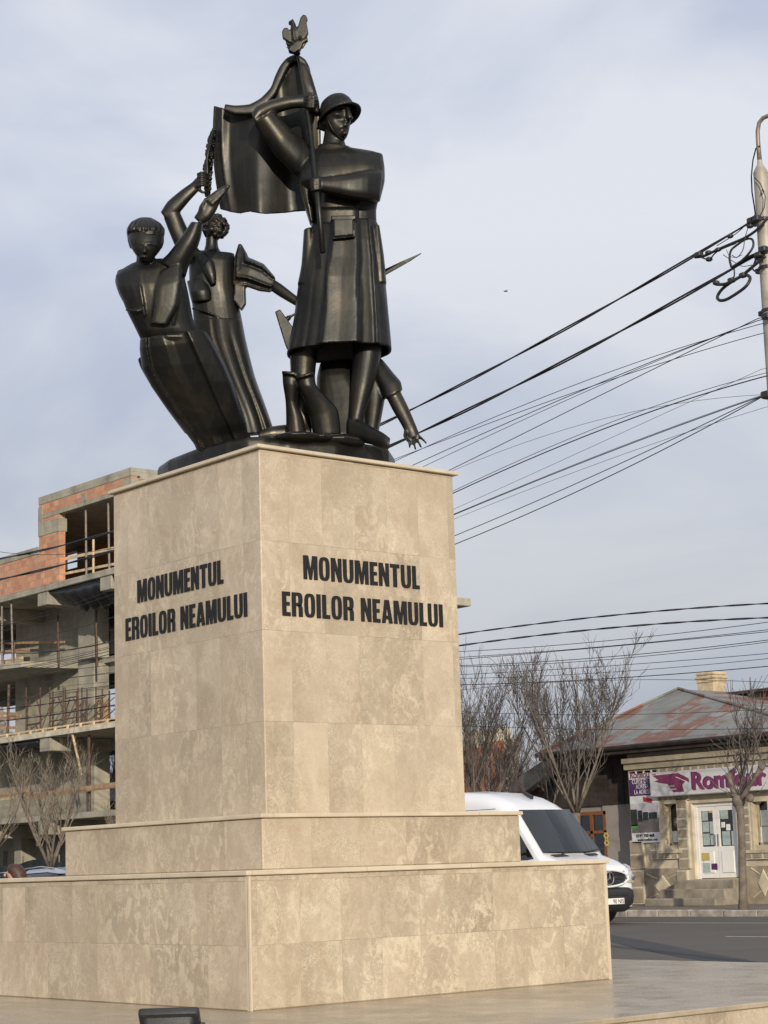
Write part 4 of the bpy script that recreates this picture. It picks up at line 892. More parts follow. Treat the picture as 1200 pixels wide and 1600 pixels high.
# door: white double door with glazed upper halves
a, b, c, d = door; XD = XS+.12
dr_ = MB(); 
dr_.box(XD-.02, XD+.08, b-.10, b, c, d).box(XD-.02, XD+.08, a, a+.10, c, d).box(XD-.02, XD+.08, a+.1, b-.1, d-.10, d).build('door_frame', M['white'], shop)
mid_ = (a+b)/2+.02
for (ya, yb_) in ((mid_+.01, b-.11), (a+.11, mid_-.01)):
    zm = c+(d-c)*.42
    lf = wall_holes(MB(), XD, .06, ya, yb_, c+.02, d-.11, [(ya+.10, yb_-.10, zm, d-.22)]).build('door', M['white'], shop)
    MB().bbox(XD-.018, XD, ya+.12, yb_-.12, c+.15, zm-.12, .012).build('panel', M['white'], lf)
    MB().box(XD+.02, XD+.03, ya+.10, yb_-.10, zm, d-.22).build('pane', M['winglass'], lf)
    MB().box(XD-.035, XD-.0, (mid_+.04 if ya > mid_ else mid_-.07), (mid_+.07 if ya > mid_ else mid_-.04), c+.85, c+1.15).build('handle', M['chrome'], lf)
zm = c+(d-c)*.42
def note(y1, z0, w_, h, mt, X=None): return MB().box((X or XD)+.008, (X or XD)+.016, y1-w_, y1, z0, z0+h).build('notice', M[mt], shop)
yL = b-.24
for (y1, z0, w_, h, mt) in ((yL,zm+.68,.20,.24,'blueish'),(yL,zm+.38,.22,.27,'blueish'),(yL,zm+.04,.22,.30,'blueish'),(yL-.25,zm+.33,.22,.32,'blueish'),(yL-.25,zm+.04,.2,.26,'blueish'),(yL-.24,zm+.88,.17,.17,'yellow'),(yL-.22,zm+1.08,.2,.17,'yellow')): note(y1, z0, w_, h, mt)
yR = mid_-.12
for (y1, z0, w_, h, mt) in ((yR-.02,zm+.70,.26,.36,'blueish'),(yR-.04,zm+.48,.12,.14,'paper'),(yR-.20,zm+.40,.13,.16,'paper'),(yR-.05,zm+.02,.26,.36,'blueish'),(yR-.36,zm+.02,.22,.36,'blueish')): note(y1, z0, w_, h, mt)
for (y1, z0, w_, h, mt) in ((yL+.05,zm-.36,.26,.20,'yellow'),(yL+.03,zm-.66,.24,.24,'blueish'),(yL-.25,zm-.6,.2,.16,'poster_purple')): note(y1, z0, w_, h, mt, XD-.03)
MB().prism([(XD+.004,yL-.26,zm+1.10),(XD+.004,yL-.38,zm+1.10),(XD+.004,yL-.32,zm+1.22)], (-.004,0,0)).build('notice', M['letter'], shop)
# steps
for i, (dx, e) in enumerate(((.45, .28), (.85, .45), (1.25, .62))):
    zt_ = c-.02-i*(c-zg)/3; MB().bbox(XS-dx, XS+(.12 if i == 0 else -.02)-(.43 if i else 0)*0, a-.15-e*.1, b+.1+e, zg-.02, zt_-.002*i, .03).build('step', M['step'], shop)
# sign
zs0, zs1 = Z(1100,1240.5,28.4), Z(1100,1201,28.4); ys0 = Y(1015,1225,28.4); ys1 = 15.6
sg = MB().bbox(28.40, 28.62, ys1, ys0, zs0, zs1, .02).build('sign', M['sign_board'], shop)
def sy(u): return Y(u, 1222, 28.4)
def lerpz(t): return zs0+(zs1-zs0)*t
wT = sy(1081)-sy(1197)
textmesh('Romfour', .62, (28.396, sy(1081)-.03, lerpz(.20)), (0,-1,0), (-1,0,0), 'sign_purple', 'lettering', sg, wT, .017, .004)
textmesh('Romfour', .62, (28.398, sy(1081)+.02, lerpz(.235)), (0,-1,0), (-1,0,0), 'poster_purple', 'lettering_shade', sg, wT, .017, .0015)
def poly(pts, mt, nm, X=28.396, th=.006, par=sg):
    return MB().prism([(X, Y(u, v, 28.4), Z(u, v, 28.4)) for u, v in pts], (th, 0, 0)).build(nm, M[mt], par)
poly([(1019,1212),(1060,1208),(1076,1216),(1077,1222),(1072,1220),(1066,1226),(1069,1237),(1052,1238),(1043,1225),(1034,1224),(1021,1221),(1030,1219)], 'sign_purple', 'bird_emblem')
for a_, b_ in (((1043,1229),(1054,1228)), ((1046,1234),(1057,1233)), ((1056,1214),(1072,1221))): 
    MB().tube([(28.392, Y(*a_, 28.4), Z(*a_, 28.4)), (28.392, Y(*b_, 28.4), Z(*b_, 28.4))], .014, 4).build('bird_emblem_line', M['sign_board'], sg)
for k in range(5): poly([(1018+k*2,1210+k*2.2),(1026+k*3,1209+k*2.2),(1024+k*3,1211+k*2.2)], 'sign_purple', 'bird_emblem_feather', 28.392)
# poster at the corner
xp = XS-.09; py0, py1 = Y(1028.5,1260,xp), Y(985,1260,xp)
pb = MB().box(xp, xp+.05, py0, py1, Z(1005,1317,xp), Z(1000,1205,xp)).build('poster', M['poster_white'], shop)
zz = lambda v: Z(1005, v, xp); 
MB().box(xp-.006, xp, py0, py1, zz(1243), zz(1217)).build('purple_panel', M['poster_purple'], pb)
MB().box(xp-.006, xp, py0, py1-.02, zz(1279), zz(1255)).build('poster_sky', M['poster_sky'], pb)
MB().box(xp-.006, xp, py0, py1-.02, zz(1301), zz(1279)).build('poster_road', M['poster_grey'], pb)
for (ua, ub2, va, vb, mt) in ((986,996,1264,1290,'poster_bus'),(997,1004,1266,1284,'poster_bus'),(1005,1013,1269,1282,'poster_bus'),(1014,1027,1270,1280,'poster_bus'),(986.5,996,1288,1294,'green')):
    MB().box(xp-.012, xp-.006, Y(ub2,1275,xp), Y(ua,1275,xp), zz(vb), zz(va)).build('poster_bus', M[mt], pb)
MB().prism([(xp-.014, Y(u,v,xp), Z(u,v,xp)) for u, v in ((1005,1245),(1019,1248),(1019,1255),(1006,1252))], (.006,0,0)).build('red_tag', M['red'], pb)
textmesh('Romfour', .26, (xp-.008, py1-.06, zz(1215)), (0,-1,0), (-1,0,0), 'sign_purple', 'poster_text', pb, .80, .004, .002)
for t, v, wd_ in (('CURSE DE LA', 1224, .78), ('ADRESĂ', 1232, .46), ('LA ADRESĂ', 1240.5, .62)):
    textmesh(t, .17, (xp-.010, py1-.12-(.78-wd_)*.4, zz(v)), (0,-1,0), (-1,0,0), 'poster_white', 'poster_text', pb, wd_, .001, .002)
textmesh('0749 700 468', .11, (xp-.006, py1-.16, zz(1308)), (0,-1,0), (-1,0,0), 'letter', 'poster_text', pb, .66, .003, .002)
textmesh('www.romfour.com', .10, (xp-.006, py1-.2, zz(1314)), (0,-1,0), (-1,0,0), 'letter', 'poster_text', pb, .72, .002, .002)
# tin roofs: hip end towards the street, taller roof behind
E1 = onx(840, 1186, XS-.5); E1 = np.array([XS-.5, E1[1], ze+.17]); E2 = np.array([XS-.5, onx(1275, 1152, XS-.5)[1], ze+.17])
apx = onx(1060, 1077, XS+4.6); rid = apx + np.array([8.0, 0, 0]); b1 = E1+np.array([13, 0, 0]); b2 = E2+np.array([13, 0, 0])
rf_ = MB().add([E1, E2, apx, rid, b1, b2, b1*1.0+np.array([0,0,0]), b2], [(0,1,2),(0,2,3,4),(2,1,5,3),(0,4,5,1)]).build('roof', M['roof'], shop)
for (p, q_) in ((E1, apx), (E2, apx)): MB().tube([p+(0,0,.02), q_+(0,0,.03)], .045, 6).build('hip_cap', M['roof'], rf_)
MB().tube([E1+(-.05,0,-.03), E2+(-.05,0,-.03)], .07, 8).build('gutter', M['darkwood'], rf_)
XT = XS+6.5; t0 = onx(1092, 1084, XT); t1 = onx(1205, 1062, XT)
yA, yB = t0[1], 6.0; zA = onx(1110, 1087, XT)[2]
slope = (t1[2]-t0[2])/(t0[1]-t1[1])
pts_ = [(XT, yA, zA-3.5), (XT, yB, zA-3.5), (XT, yB, zA), (XT, yA, zA)]
MB().prism(pts_, (6,0,0)).build('upper_wall', M['roof'], shop)
pk_ = np.array([XT+3, 9.0, zA+ (Z(1205,1060,XT)-Z(1110,1087,XT))*1.5]); ov = .25
MB().add([(XT-ov,yA+.3,zA+.01),(XT-ov,yB,zA+.01),(XT+6,yB,zA+.01),(XT+6,yA+.3,zA+.01),tuple(pk_)], [(0,1,4),(1,2,4),(2,3,4),(3,0,4),(0,3,2,1)]).build('roof', M['roof'], shop)
MB().box(XT-ov-.03, XT-ov+.1, yB, yA+.32, zA-.08, zA+.005).build('eave', M['darkwood'], shop)
# chimney with crown
XC = XT+.6; cy0, cy1 = Y(1116,1065,XC), Y(1088,1065,XC); zc0, zc1 = Z(1102,1082,XC)-.6, Z(1102,1050,XC); chm = MB().bbox(XC, XC+.6, cy0+.02, cy1-.02, zc0, zc1-.12, .04).build('chimney', M['chimney'], rf_)
for k in range(3): MB().bbox(XC-.04-.03*(k == 1), XC+.64+.03*(k == 1), cy0-.03*(k == 1), cy1+.03*(k == 1), zc1-.34+k*.115, zc1-.235+k*.115, .03).build('crown', M['chimney'], chm)

# dark boarded building left of the shop
bn = thing('boarded_house', 'dark boarded house with grey wall and orange door behind the white van', 'building', (XS+.6, 25, zg))
XH = XS+.5; yq = yl+.02
MB().box(XH, XH+.3, yq, Y(945,1340,XH), zg, Z(960,1262,XH)+.15).build('wall', M['greywall'], bn)
MB().box(XH+.06, XH+.3, Y(945,1340,XH), Y(780,1300,XH), zg, Z(900,1262,XH)+.15).build('wall', M['greywall'], bn)
bd = MB(); y = yq; yend = Y(798,1230,XH); i = 0; ztop = ze+.05
while y < yend:
    t = max(0, (y-Y(868,1190,XH)))/(yend-Y(868,1190,XH)); zt_ = ztop-.05 - t*1.25; bd.box(XH-.03-.012*(i % 2), XH+.25, y, y+.19, Z(900,1262,XH)+.02, max(zt_, Z(900,1262,XH)+.1)); y += .2; i += 1
bd.build('upper_boards', M['darkwood'], bn)
r0, r1 = onx(872,1181,XH-.35), onx(796,1232,XH-.35)
MB().prism([r0+(0,0,-.30), r1+(0,-.25,-.30), r1+(0,.1,.10), r0+(0,.1,.12)], (7,0,0)).build('roof', M['roof'], bn)
dh = hole(905,1268,950,1420,XH); dd = MB(); dd.box(XH-.02,XH+.05,dh[1]-.1,dh[1],zg,dh[3]).box(XH-.02,XH+.05,dh[0],dh[0]+.08,zg,dh[3]).box(XH-.02,XH+.05,dh[0],dh[1],dh[3]-.1,dh[3]).box(XH-.02,XH+.05,dh[0],dh[1],dh[3]-.62,dh[3]-.54).box(XH-.02,XH+.05,(dh[0]+dh[1])/2-.05,(dh[0]+dh[1])/2+.05,zg,dh[3]-.1)
ddo = dd.box(XH-.01,XH+.04,dh[0]+.08,dh[1]-.1,zg,zg+.7).build('door', M['orangewood'], bn); MB().box(XH+.03,XH+.045,dh[0]+.02,dh[1]-.02,zg+.7,dh[3]-.02).build('pane', M['winglass'], ddo)
for k, (u, v) in enumerate(((947,1306),(948,1317))): 
    cpt = onx(u, v, XH-.03); fm = MB()
    for j in range(6): fm.ball(cpt+np.array([0, .07*cos(j*pi/3), .07*sin(j*pi/3)]), (.01,.04,.04), 6, 4)
    fm.build('flower_sticker', M['yellow'], ddo)

# distant houses
dh_ = thing('distant_house', 'distant orange and cream rendered house behind bare trees right of the pedestal', 'house', at(755, 1230, 85)*[1,1,0]+[0,0,ZS])
XQ = at(755,1200,85)[0]
def bq(u0, v0, u1, v1, X, mt, nm, th=1.0): a_ = hole(u0, v0, u1, v1, X); return MB().box(X, X+th, a_[0], a_[1], a_[2], a_[3]).build(nm, M[mt], dh_)
M['orange_render'] = plain('orange_render', (0.42, 0.15, 0.07), 0.9, 0, 0.2, 1.0, 0.2); M['cream_render'] = plain('cream_render', (0.46, 0.42, 0.32), 0.9, 0, 0.15, 1.0, 0.2)
bq(700,1160,786,1262,XQ,'cream_render','wall'); bq(742,1168,757,1262,XQ-.2,'orange_render','wall_panel',.19); bq(768,1158,785,1262,XQ-.2,'orange_render','wall_panel',.19); bq(724,1140,775,1160,XQ+.1,'cream_render','parapet')
bq(700,1172,739,1262,XQ-.12,'orange_render','wall_panel',.1); bq(728,1190,737,1212,XQ-.2,'winglass','window',.05)
h2 = thing('small_house', 'small white house with red roof edge seen through the unfinished building', 'house', at(156, 1240, 110)*[1,1,0]+[0,0,ZS]); P_ = at(156,1218,110); XQ2 = P_[0]
def b2q(u0, v0, u1, v1, X, mt, nm, th): a_ = hole(u0, v0, u1, v1, X); return MB().box(X, X+th, a_[0], a_[1], a_[2], a_[3]).build(nm, M[mt], h2)
b2q(149,1213,163,1262,XQ2,'white','wall',4); b2q(147,1208,164,1213,XQ2-.3,'red','roof',5); b2q(152,1216,161,1224,XQ2-.06,'winglass','window',.05)
h3 = thing('grey_roof_house', 'long low house with dark grey roof behind the unfinished building', 'house', at(165, 1255, 95)*[1,1,0]+[0,0,ZS]); XQ3 = at(165,1245,95)[0]; a_ = hole(120,1252,230,1262,XQ3)
MB().box(XQ3, XQ3+6, a_[0], a_[1], ZS, a_[3]).build('wall', M['greywall'], h3); 
MB().prism([(XQ3-.3,a_[0],a_[3]),(XQ3+3,a_[0],a_[3]+1.5),(XQ3+6.3,a_[0],a_[3])], (0,a_[1]-a_[0],0)).build('roof', M['roof'], h3)
cs_ = thing('church_tower', 'distant church tower topped by a metal cross', 'tower', at(3, 1140, 120)*[1,1,0]+[0,0,ZS]); pc = at(3, 1106, 120); px_, py_, pz_ = pc
m = MB(); m.rings([[(px_+r*cos(a), py_+r*sin(a), z) for a in np.linspace(0, 2*pi, 12, endpoint=False)] for r, z in ((2.2, ZS), (2.2, pz_-2.6), (2.5, pz_-2.5), (1.6, pz_-1.9), (.5, pz_-1.6), (.12, pz_-1.2))]); m.build('tower', M['roof'], cs_)
MB().tube([(px_,py_,pz_-1.3),(px_,py_,pz_+1.1)], .09, 6).tube([(px_-.4,py_+.7*.9,pz_+.3),(px_+.4,py_-.7*.9,pz_+.3)], .08, 6).tube([(px_-.2,py_+.3,pz_+.75),(px_+.2,py_-.3,pz_+.75)], .07, 6).ball((px_,py_,pz_-1.0), .28).build('cross', M['prop'], cs_)
# ------------------------------------------------------------------ bare trees
M['twigpale'] = plain('grey_twig', (0.21, 0.175, 0.135), 0.9, 0, 0.3, 5, 0)
random.seed(1)
def bare_tree(name, label, base, H, fork, seed, limbs=5, spread=.42, tr=.11, n2=8, n3=5, n4=3, twig='twig', lean=(0, 0), group='bare street trees', limb_r=.045, shoots=False, l3=.16):
    rg = random.Random(seed); base = np.array(base, float)
    t = thing(name, label, 'tree', base, group); tk = MB(); cr = MB()
    def rv(s): return np.array([rg.gauss(0, s), rg.gauss(0, s), rg.gauss(0, s*.6)])
    def path(p, d, L, seg, up, wob):
        P = [p]; d = d/np.linalg.norm(d)
        for i in range(seg):
            d = d+np.array([0, 0, up])+rv(wob); d /= np.linalg.norm(d); P.append(P[-1]+d*L/seg)
        return P, d
    top = base+np.array([lean[0], lean[1], fork])
    TP = [base+np.array([0, 0, -.1]), base+np.array([0, 0, .12]), base+(top-base)*.35+rv(.03)*[1,1,0], base+(top-base)*.7+rv(.03)*[1,1,0], top]
    tk.tube(TP, [tr*1.7, tr*1.15, tr, tr*.92, tr*.95], 10)
    def twigs(P, L, n, r):
        for _ in range(n):
            k = rg.uniform(.25, 1.0)*(len(P)-1); i = min(int(k), len(P)-2); q = P[i]+(P[i+1]-P[i])*(k-i); d0 = P[i+1]-P[i]; d0 = d0/max(np.linalg.norm(d0), 1e-6)
            a = rv(.55); a = a-d0*(a@d0); d = d0*.8+a+np.array([0, 0, .25]); Q, _d = path(q, d, L*rg.uniform(.5, 1.1), 2, .10, .07); r *= 1.05; cr.tube(Q, [r, r*.8, r*.5], 3, False)
    for i in range(limbs):
        az = 2*pi*(i+rg.uniform(-.25, .25))/limbs+seed; sp = spread*rg.uniform(.5, 1.25)
        d = np.array([cos(az)*sp, sin(az)*sp, 1.0]); L1 = (H-fork)*rg.uniform(.72, .98)
        P1, _ = path(top+np.array([cos(az), sin(az), 0])*tr*.4, d, L1, 7, .03, .06); R1 = [limb_r*(1-.82*(j/7)**.8)*rg.uniform(.9, 1.1) for j in range(8)]; R1[0] = limb_r*1.25
        (tk if not shoots else tk).tube(P1, R1, 6)
        for j in range(n2):
            k = rg.uniform(.12, .98)*7; ii = min(int(k), 6); q = P1[ii]+(P1[ii+1]-P1[ii])*(k-ii); az2 = rg.uniform(0, 2*pi); f = 1-k/7
            d = np.array([cos(az2)*.62, sin(az2)*.62, .85])+(P1[ii+1]-P1[ii])/np.linalg.norm(P1[ii+1]-P1[ii])*.5; L2 = (H-fork)*(.16+.36*f)*rg.uniform(.7, 1.15); r2 = limb_r*(.18+.30*f)
            P2, _ = path(q, d, L2, 5, .10, .09); cr.tube(P2, [r2*(1-.75*m_/5) for m_ in range(6)], 4, False)
            for m_ in range(n3):
                k3 = rg.uniform(.15, 1)*5; i3 = min(int(k3), 4); q3 = P2[i3]+(P2[i3+1]-P2[i3])*(k3-i3); a = rv(.5); d3 = (P2[i3+1]-P2[i3])/np.linalg.norm(P2[i3+1]-P2[i3])+a+np.array([0, 0, .2])
                P3, _ = path(q3, d3, (H-fork)*l3*rg.uniform(.5, 1.2), 3, .12, .10); r3 = max(.0065, r2*.35); cr.tube(P3, [r3, r3*.85, r3*.7, r3*.5], 3, False)
                twigs(P3, (H-fork)*.07, n4, .0058)
            twigs(P2, (H-fork)*.10, n4, .0065)
    if not shoots and fork > .5:
        pass
    tk.build('trunk', M['bark'], t, True); cr.build('crown', M[twig], t, True); return t
zp_ = ZS+.13
def gp(u, X): d = ray(u, 1400); q = CAMP+d*((X-CAMP[0])/d[0]); return np.array([q[0], q[1], zp_])
bare_tree('bare_tree', 'large bare tree with forking trunk behind the nose of the white van', gp(906, 25.6), 6.9, 2.45, 5, 8, .66, .13, 10, 5, 4, limb_r=.044)
bare_tree('bare_tree', 'bare tree with dense twigs close to the right edge of the tall pedestal', gp(752, 25.6), 6.9, 1.9, 12, 7, .44, .12, 11, 5, 3, limb_r=.042)
bare_tree('bare_tree', 'thin pale stemmed bare tree between the van roof and the large tree', gp(868, 27.0), 5.4, 2.6, 9, 3, .5, .07, 8, 5, 3, limb_r=.03)
bare_tree('bare_tree', 'bare tree with many stems half hidden behind the pedestal', gp(722, 27.0), 6.5, 1.6, 21, 6, .45, .12, 10, 6, 3, limb_r=.05)
bare_tree('bare_tree', 'hazy bare tree in front of the distant orange house', gp(800, 34.0), 5.6, 1.6, 27, 7, .6, .11, 12, 7, 4, limb_r=.05)
bare_tree('bare_tree', 'low bushy bare tree beside the dark gabled roof', gp(835, 36.0), 5.0, 1.4, 33, 7, .7, .10, 12, 7, 4, limb_r=.04)
# pollarded tree before the shop
rg = random.Random(2); bt = gp(1160, 25.0); XPT = 25.0
t3 = thing('pollarded_tree', 'pruned street tree with knobbly stubs and thin shoots in front of the shop sign', 'tree', bt, 'bare street trees'); m = MB(); c3 = MB()
def q3(u, v, dx=0.0): p = onx(u, v, XPT); return p+np.array([dx, 0, 0])
m.tube([bt+[0,0,-.1], q3(1161,1405), q3(1160,1360), q3(1159,1310), q3(1157,1270), q3(1153,1250)], [.14,.10,.09,.085,.09,.115], 10)
m.tube([q3(1154,1254), q3(1146,1236), q3(1141,1222), q3(1138,1214)], [.10,.07,.06,.075], 8); m.tube([q3(1155,1254), q3(1164,1240), q3(1172,1226), q3(1180,1214), q3(1189,1199)], [.10,.06,.05,.045,.07], 8)
m.tube([q3(1154,1252,.1), q3(1153,1235,.2), q3(1156,1222,.3)], [.1,.07,.06], 8)
m.ball(q3(1138,1213), .09, 8, 6).ball(q3(1190,1198), .09, 8, 6).ball(q3(1154,1252), .16, 8, 6).ball(q3(1176,1247,-.1), .10, 8, 6)
m.build('trunk', M['bark'], t3, True)
for (us, vs, ut, vt, n) in ((1138,1212,1128,1130,3),(1190,1198,1198,1100,4),(1154,1240,1163,1042,4),(1156,1225,1146,1070,3),(1158,1225,1178,1055,4),(1165,1238,1188,1090,2)):
    for k in range(n):
        a = q3(us, vs, rg.uniform(-.05,.2)); b = q3(ut+rg.gauss(0,9), vt+rg.uniform(0,50), rg.uniform(-.6,.8)); P = []
        for i in range(8):
            f = i/7; P.append(a+(b-a)*f+np.array([rg.gauss(0,.03), rg.gauss(0,.04), 0])*(f > 0)+np.array([0, .16*sin(pi*f)*(1 if k % 2 else -1), 0]))
        c3.tube(P, [.020*(1-.72*i/7) for i in range(8)], 4, False)
        for j in range(6):
            i = rg.randint(2, 6); d = np.array([rg.gauss(0,.25), rg.gauss(0,.25), .4]); c3.tube([P[i], P[i]+d*.5, P[i]+d*.9+[0,0,.12]], [.009,.008,.006], 3, False)
for k in range(22):
    a = q3(rg.uniform(1136,1185), rg.uniform(1195,1215), rg.uniform(-.3,.4)) if k % 3 == 0 else q3(rg.uniform(1145,1170), rg.uniform(1230,1255), rg.uniform(-.1,.1)); d = np.array([rg.gauss(0,.5), rg.gauss(0,.5), rg.uniform(.2,1)])
    c3.tube([a, a+d*.4, a+d*.7+[0,0,.15]], [.010,.008,.005], 3, False)
c3.build('crown', M['twig'], t3, True)
# trees on the left in front of the unfinished building
bare_tree('bare_tree', 'pale twigged bare tree in front of the unfinished building beside the stepped base', at(79,1392,62)*[1,1,0]+[0,0,zp_], 5.7, 1.55, 41, 6, .6, .12, 8, 5, 3, 'twigpale', limb_r=.06, l3=.2)
bare_tree('bare_tree', 'bare tree cut by the left edge of the view', at(-28,1392,62)*[1,1,0]+[0,0,zp_], 5.6, 1.5, 44, 5, .55, .12, 9, 5, 3, 'twigpale', limb_r=.055, l3=.2)
bare_tree('bare_tree', 'bare tree whose branch tips show just left of the pedestal foot', at(205,1392,66)*[1,1,0]+[0,0,zp_], 3.7, 1.2, 47, 6, .9, .12, 9, 5, 3, 'twigpale', limb_r=.05, l3=.2)
for i, (u, D_) in enumerate(((150,100),(175,98),(188,105),(20,112))):
    bare_tree('background_tree', 'dark distant bare tree seen through the openings of the unfinished building', at(u,1390,D_)*[1,1,0]+[0,0,ZS], 8.5+i, 2.2, 60+i, 6, .5, .16, 10, 6, 3, group='distant trees behind the unfinished building', limb_r=.07)

# ------------------------------------------------------------------ street light pole and overhead cables
XPOLE = 8.2; pp = onx(1190.5, 300, XPOLE); px0, py0 = pp[0], pp[1]
lamp = thing('street_light', 'grey steel street light pole hung with tangled cables at the right edge', 'street light', (px0, py0, 0))
zc = Z(1190, 300, XPOLE); ztop = Z(1190, 272, XPOLE); zcone = Z(1188, 254, XPOLE)
MB().tube([(px0,py0,-.1),(px0,py0,1.2),(px0,py0,zc-3),(px0,py0,ztop)], [.135,.13,.112,.092], 16).tube([(px0,py0,ztop-.001),(px0,py0,ztop+.03),(px0,py0,zcone-.02),(px0,py0,zcone+.03)], [.094,.092,.036,.032], 16).build('pole', M['pole'], lamp, True, angle=40)
def pq(u, v, dx=0.0): p = onx(u, v, XPOLE+dx); return p
arm = [np.array([px0, py0, zcone]), pq(1184.5,222), pq(1183.8,205), pq(1186,192), pq(1192,184.5), pq(1200,181), pq(1225,178), pq(1290,172)]
MB().tube(arm, [.030,.028,.027,.027,.027,.027,.026,.026], 10).build('lamp_arm', M['polerust'], lamp, True)
hd = MB(); a = arm[-1]; hd.rings([[a+np.array([.02*0, 0, 0])+np.array([sx*w_*.16, 0, 0])*1+np.array([0, -.62*t, 0])+np.array([0, 0, sz*h_*.07]) for sx, sz in ((1,.4),(.6,1),(-.6,1),(-1,.4),(-.9,-.8),(.9,-.8))] for t, w_, h_ in ((0,.3,.5),(.2,.8,.9),(.6,1,1),(.9,.8,.8),(1,.3,.4))]); hd.build('lamp_head', M['pole'], lamp, True)
for v in (345, 398, 420, 487, 615): 
    p = pq(1190.5+(v-300)*.0555, v); MB().tube([(px0,py0,p[2]-.02),(px0,py0,p[2]+.02)], [.118,.118], 14).box(px0-.03, px0+.03, py0+.10, py0+.17, p[2]-.03, p[2]+.03).build('bracket', M['lampcase'], lamp)
MB().tube([pq(1187,228,-.03), pq(1181,232), pq(1176.5,250), pq(1174,275), pq(1175,300), pq(1179,325), pq(1180,335), pq(1174,345), pq(1166,352)], .010, 6).build('lead_wire', M['cable'], lamp, True)
MB().tube([pq(1179,277,-.12), pq(1188,287,-.12), pq(1194,300,-.11), pq(1189,305,-.11), pq(1191,296,-.11), pq(1196,307,-.11), pq(1194,325,-.11), pq(1186,340,-.11)], .006, 5).build('lead_wire', M['cable'], lamp, True)

cables = []
def cable(pts, X, r, label, group, twist=0, y_end=None, y0_=None):
    P = np.array([onx(u, v, X) for u, v in pts]); yy, zz_ = P[:, 1], P[:, 2]
    deg = 2 if len(pts) < 6 else 3; cf_ = np.polyfit(yy, zz_, deg); ya = yy.min() if y0_ is None else y0_; yb_ = yy.max() if y_end is None else y_end
    n = 46; t = np.linspace(0, 1, n)**1.3; Q = []
    for y in ya+(yb_-ya)*t: Q.append(np.array([X, y, np.polyval(cf_, y)]))
    ye_ = 31.0 if X < 15 else 62.0
    if Q[-1][1] < ye_-.5:
        q1 = Q[-1]; sl_ = (Q[-1]-Q[-2]); sl_ = sl_/sl_[1]; L_ = ye_-q1[1]
        z1_ = min(max(q1[2]+.25, 5.2), 8.6) if X < 15 else q1[2]+max(-.3, min(.5, sl_[2]*L_*.5))
        for k in range(1, 9): f = k/8; Q.append(np.array([X, q1[1]+L_*f, q1[2]+sl_[2]*L_*f*(1-f)**1.5+(z1_-q1[2])*f*f]))
    if X < 15: Q.insert(0, np.array([px0-.02, py0-.02, Q[0][2]+.04]))
    m = MB()
    if twist:
        QQ = []; TW = 1.5 if X < 15 else 3.0
        for i in range(len(Q)-1):
            for k in range(10): QQ.append(Q[i]+(Q[i+1]-Q[i])*k/10)
        for ph in (0, pi): m.tube([q+np.array([cos(q[1]*TW+ph)*r*.75, 0, sin(q[1]*TW+ph)*r*.75]) for q in QQ], r*.72, 5)
    else: m.tube(Q, r, 5)
    o = m.build('overhead_cable', M['cable'], None, True); tag(o, label, 'cable', group); return o
G1 = 'overhead cables running from the street light'; G2 = 'overhead cables above the shop roof'
XN = XPOLE-.16
cable([(1180,340),(1110,388),(1000,448),(880,515),(640,640),(600,662),(178,830),(0,873)], XN, .017, 'upper of the two thick twisted cables rising to the street light', G1, 1, 26, py0+.1)
cable([(1186,392),(1115,440),(1000,502),(852,580),(607,696),(178,861),(0,905)], XN, .019, 'lower of the two thick twisted cables rising to the street light', G1, 1, 26, py0+.1)
LF = 'thin black overhead cable fanning out from the street light towards the pedestal'
for pts, r in (([(1193,492),(1000,577),(900,616),(665,692),(611,710),(178,928),(0,972)],.007), ([(1193,492),(1000,579),(900,619),(632,725),(178,931),(0,977)],.008), ([(1193,492),(1000,582),(900,623),(648,728),(178,945),(0,985)],.006),
               ([(1193,492),(1130,522),(1000,590),(900,640),(693,735),(178,965),(0,1006)],.008), ([(1197,516),(1000,581),(900,617),(700,680),(178,858),(0,862)],.007), ([(1200,582),(1160,585),(1000,650),(900,690),(710,756),(178,1005),(0,1011)],.006),
               ([(1200,580),(1100,618),(1000,655),(900,693),(709,761),(178,1003),(0,1018)],.011), ([(1193,608),(1170,614),(1000,655),(900,680),(672,732),(178,1000),(0,1030)],.004), ([(1195,612),(1000,691),(900,730),(710,796),(178,1010),(0,1040)],.006),
               ([(1195,614),(1000,692),(900,731),(710,798),(178,1012),(0,1046)],.008), ([(1195,618),(1100,660),(1000,711),(900,757),(711,836),(178,1016),(0,1050)],.008), ([(1195,620),(1100,668),(1000,719),(900,768),(712,852),(178,1020),(0,1066)],.009),
               ([(1196,634),(1100,666),(1000,701),(900,745),(710,804),(178,1003),(0,1020)],.004), ([(1198,568),(1100,625),(1000,663),(900,709),(710,793),(178,985),(0,1000)],.004)):
    cable(pts, XN, r*.75, LF, G1, 0, 24, py0+.08)
LG = 'thin dark overhead cable crossing behind the bare tree and above the shop roof'
XFW = 24.4
cable([(1230,938),(1200,941),(960,974),(717,982),(178,1086),(0,1108)], XFW, .017, 'topmost thick twisted cable above the shop roof', G2, 1, 62, 8)
cable([(1230,961),(1200,963),(960,993),(717,1000),(178,1104),(0,1126)], XFW, .018, 'second thick twisted cable above the shop roof', G2, 1, 62, 8)
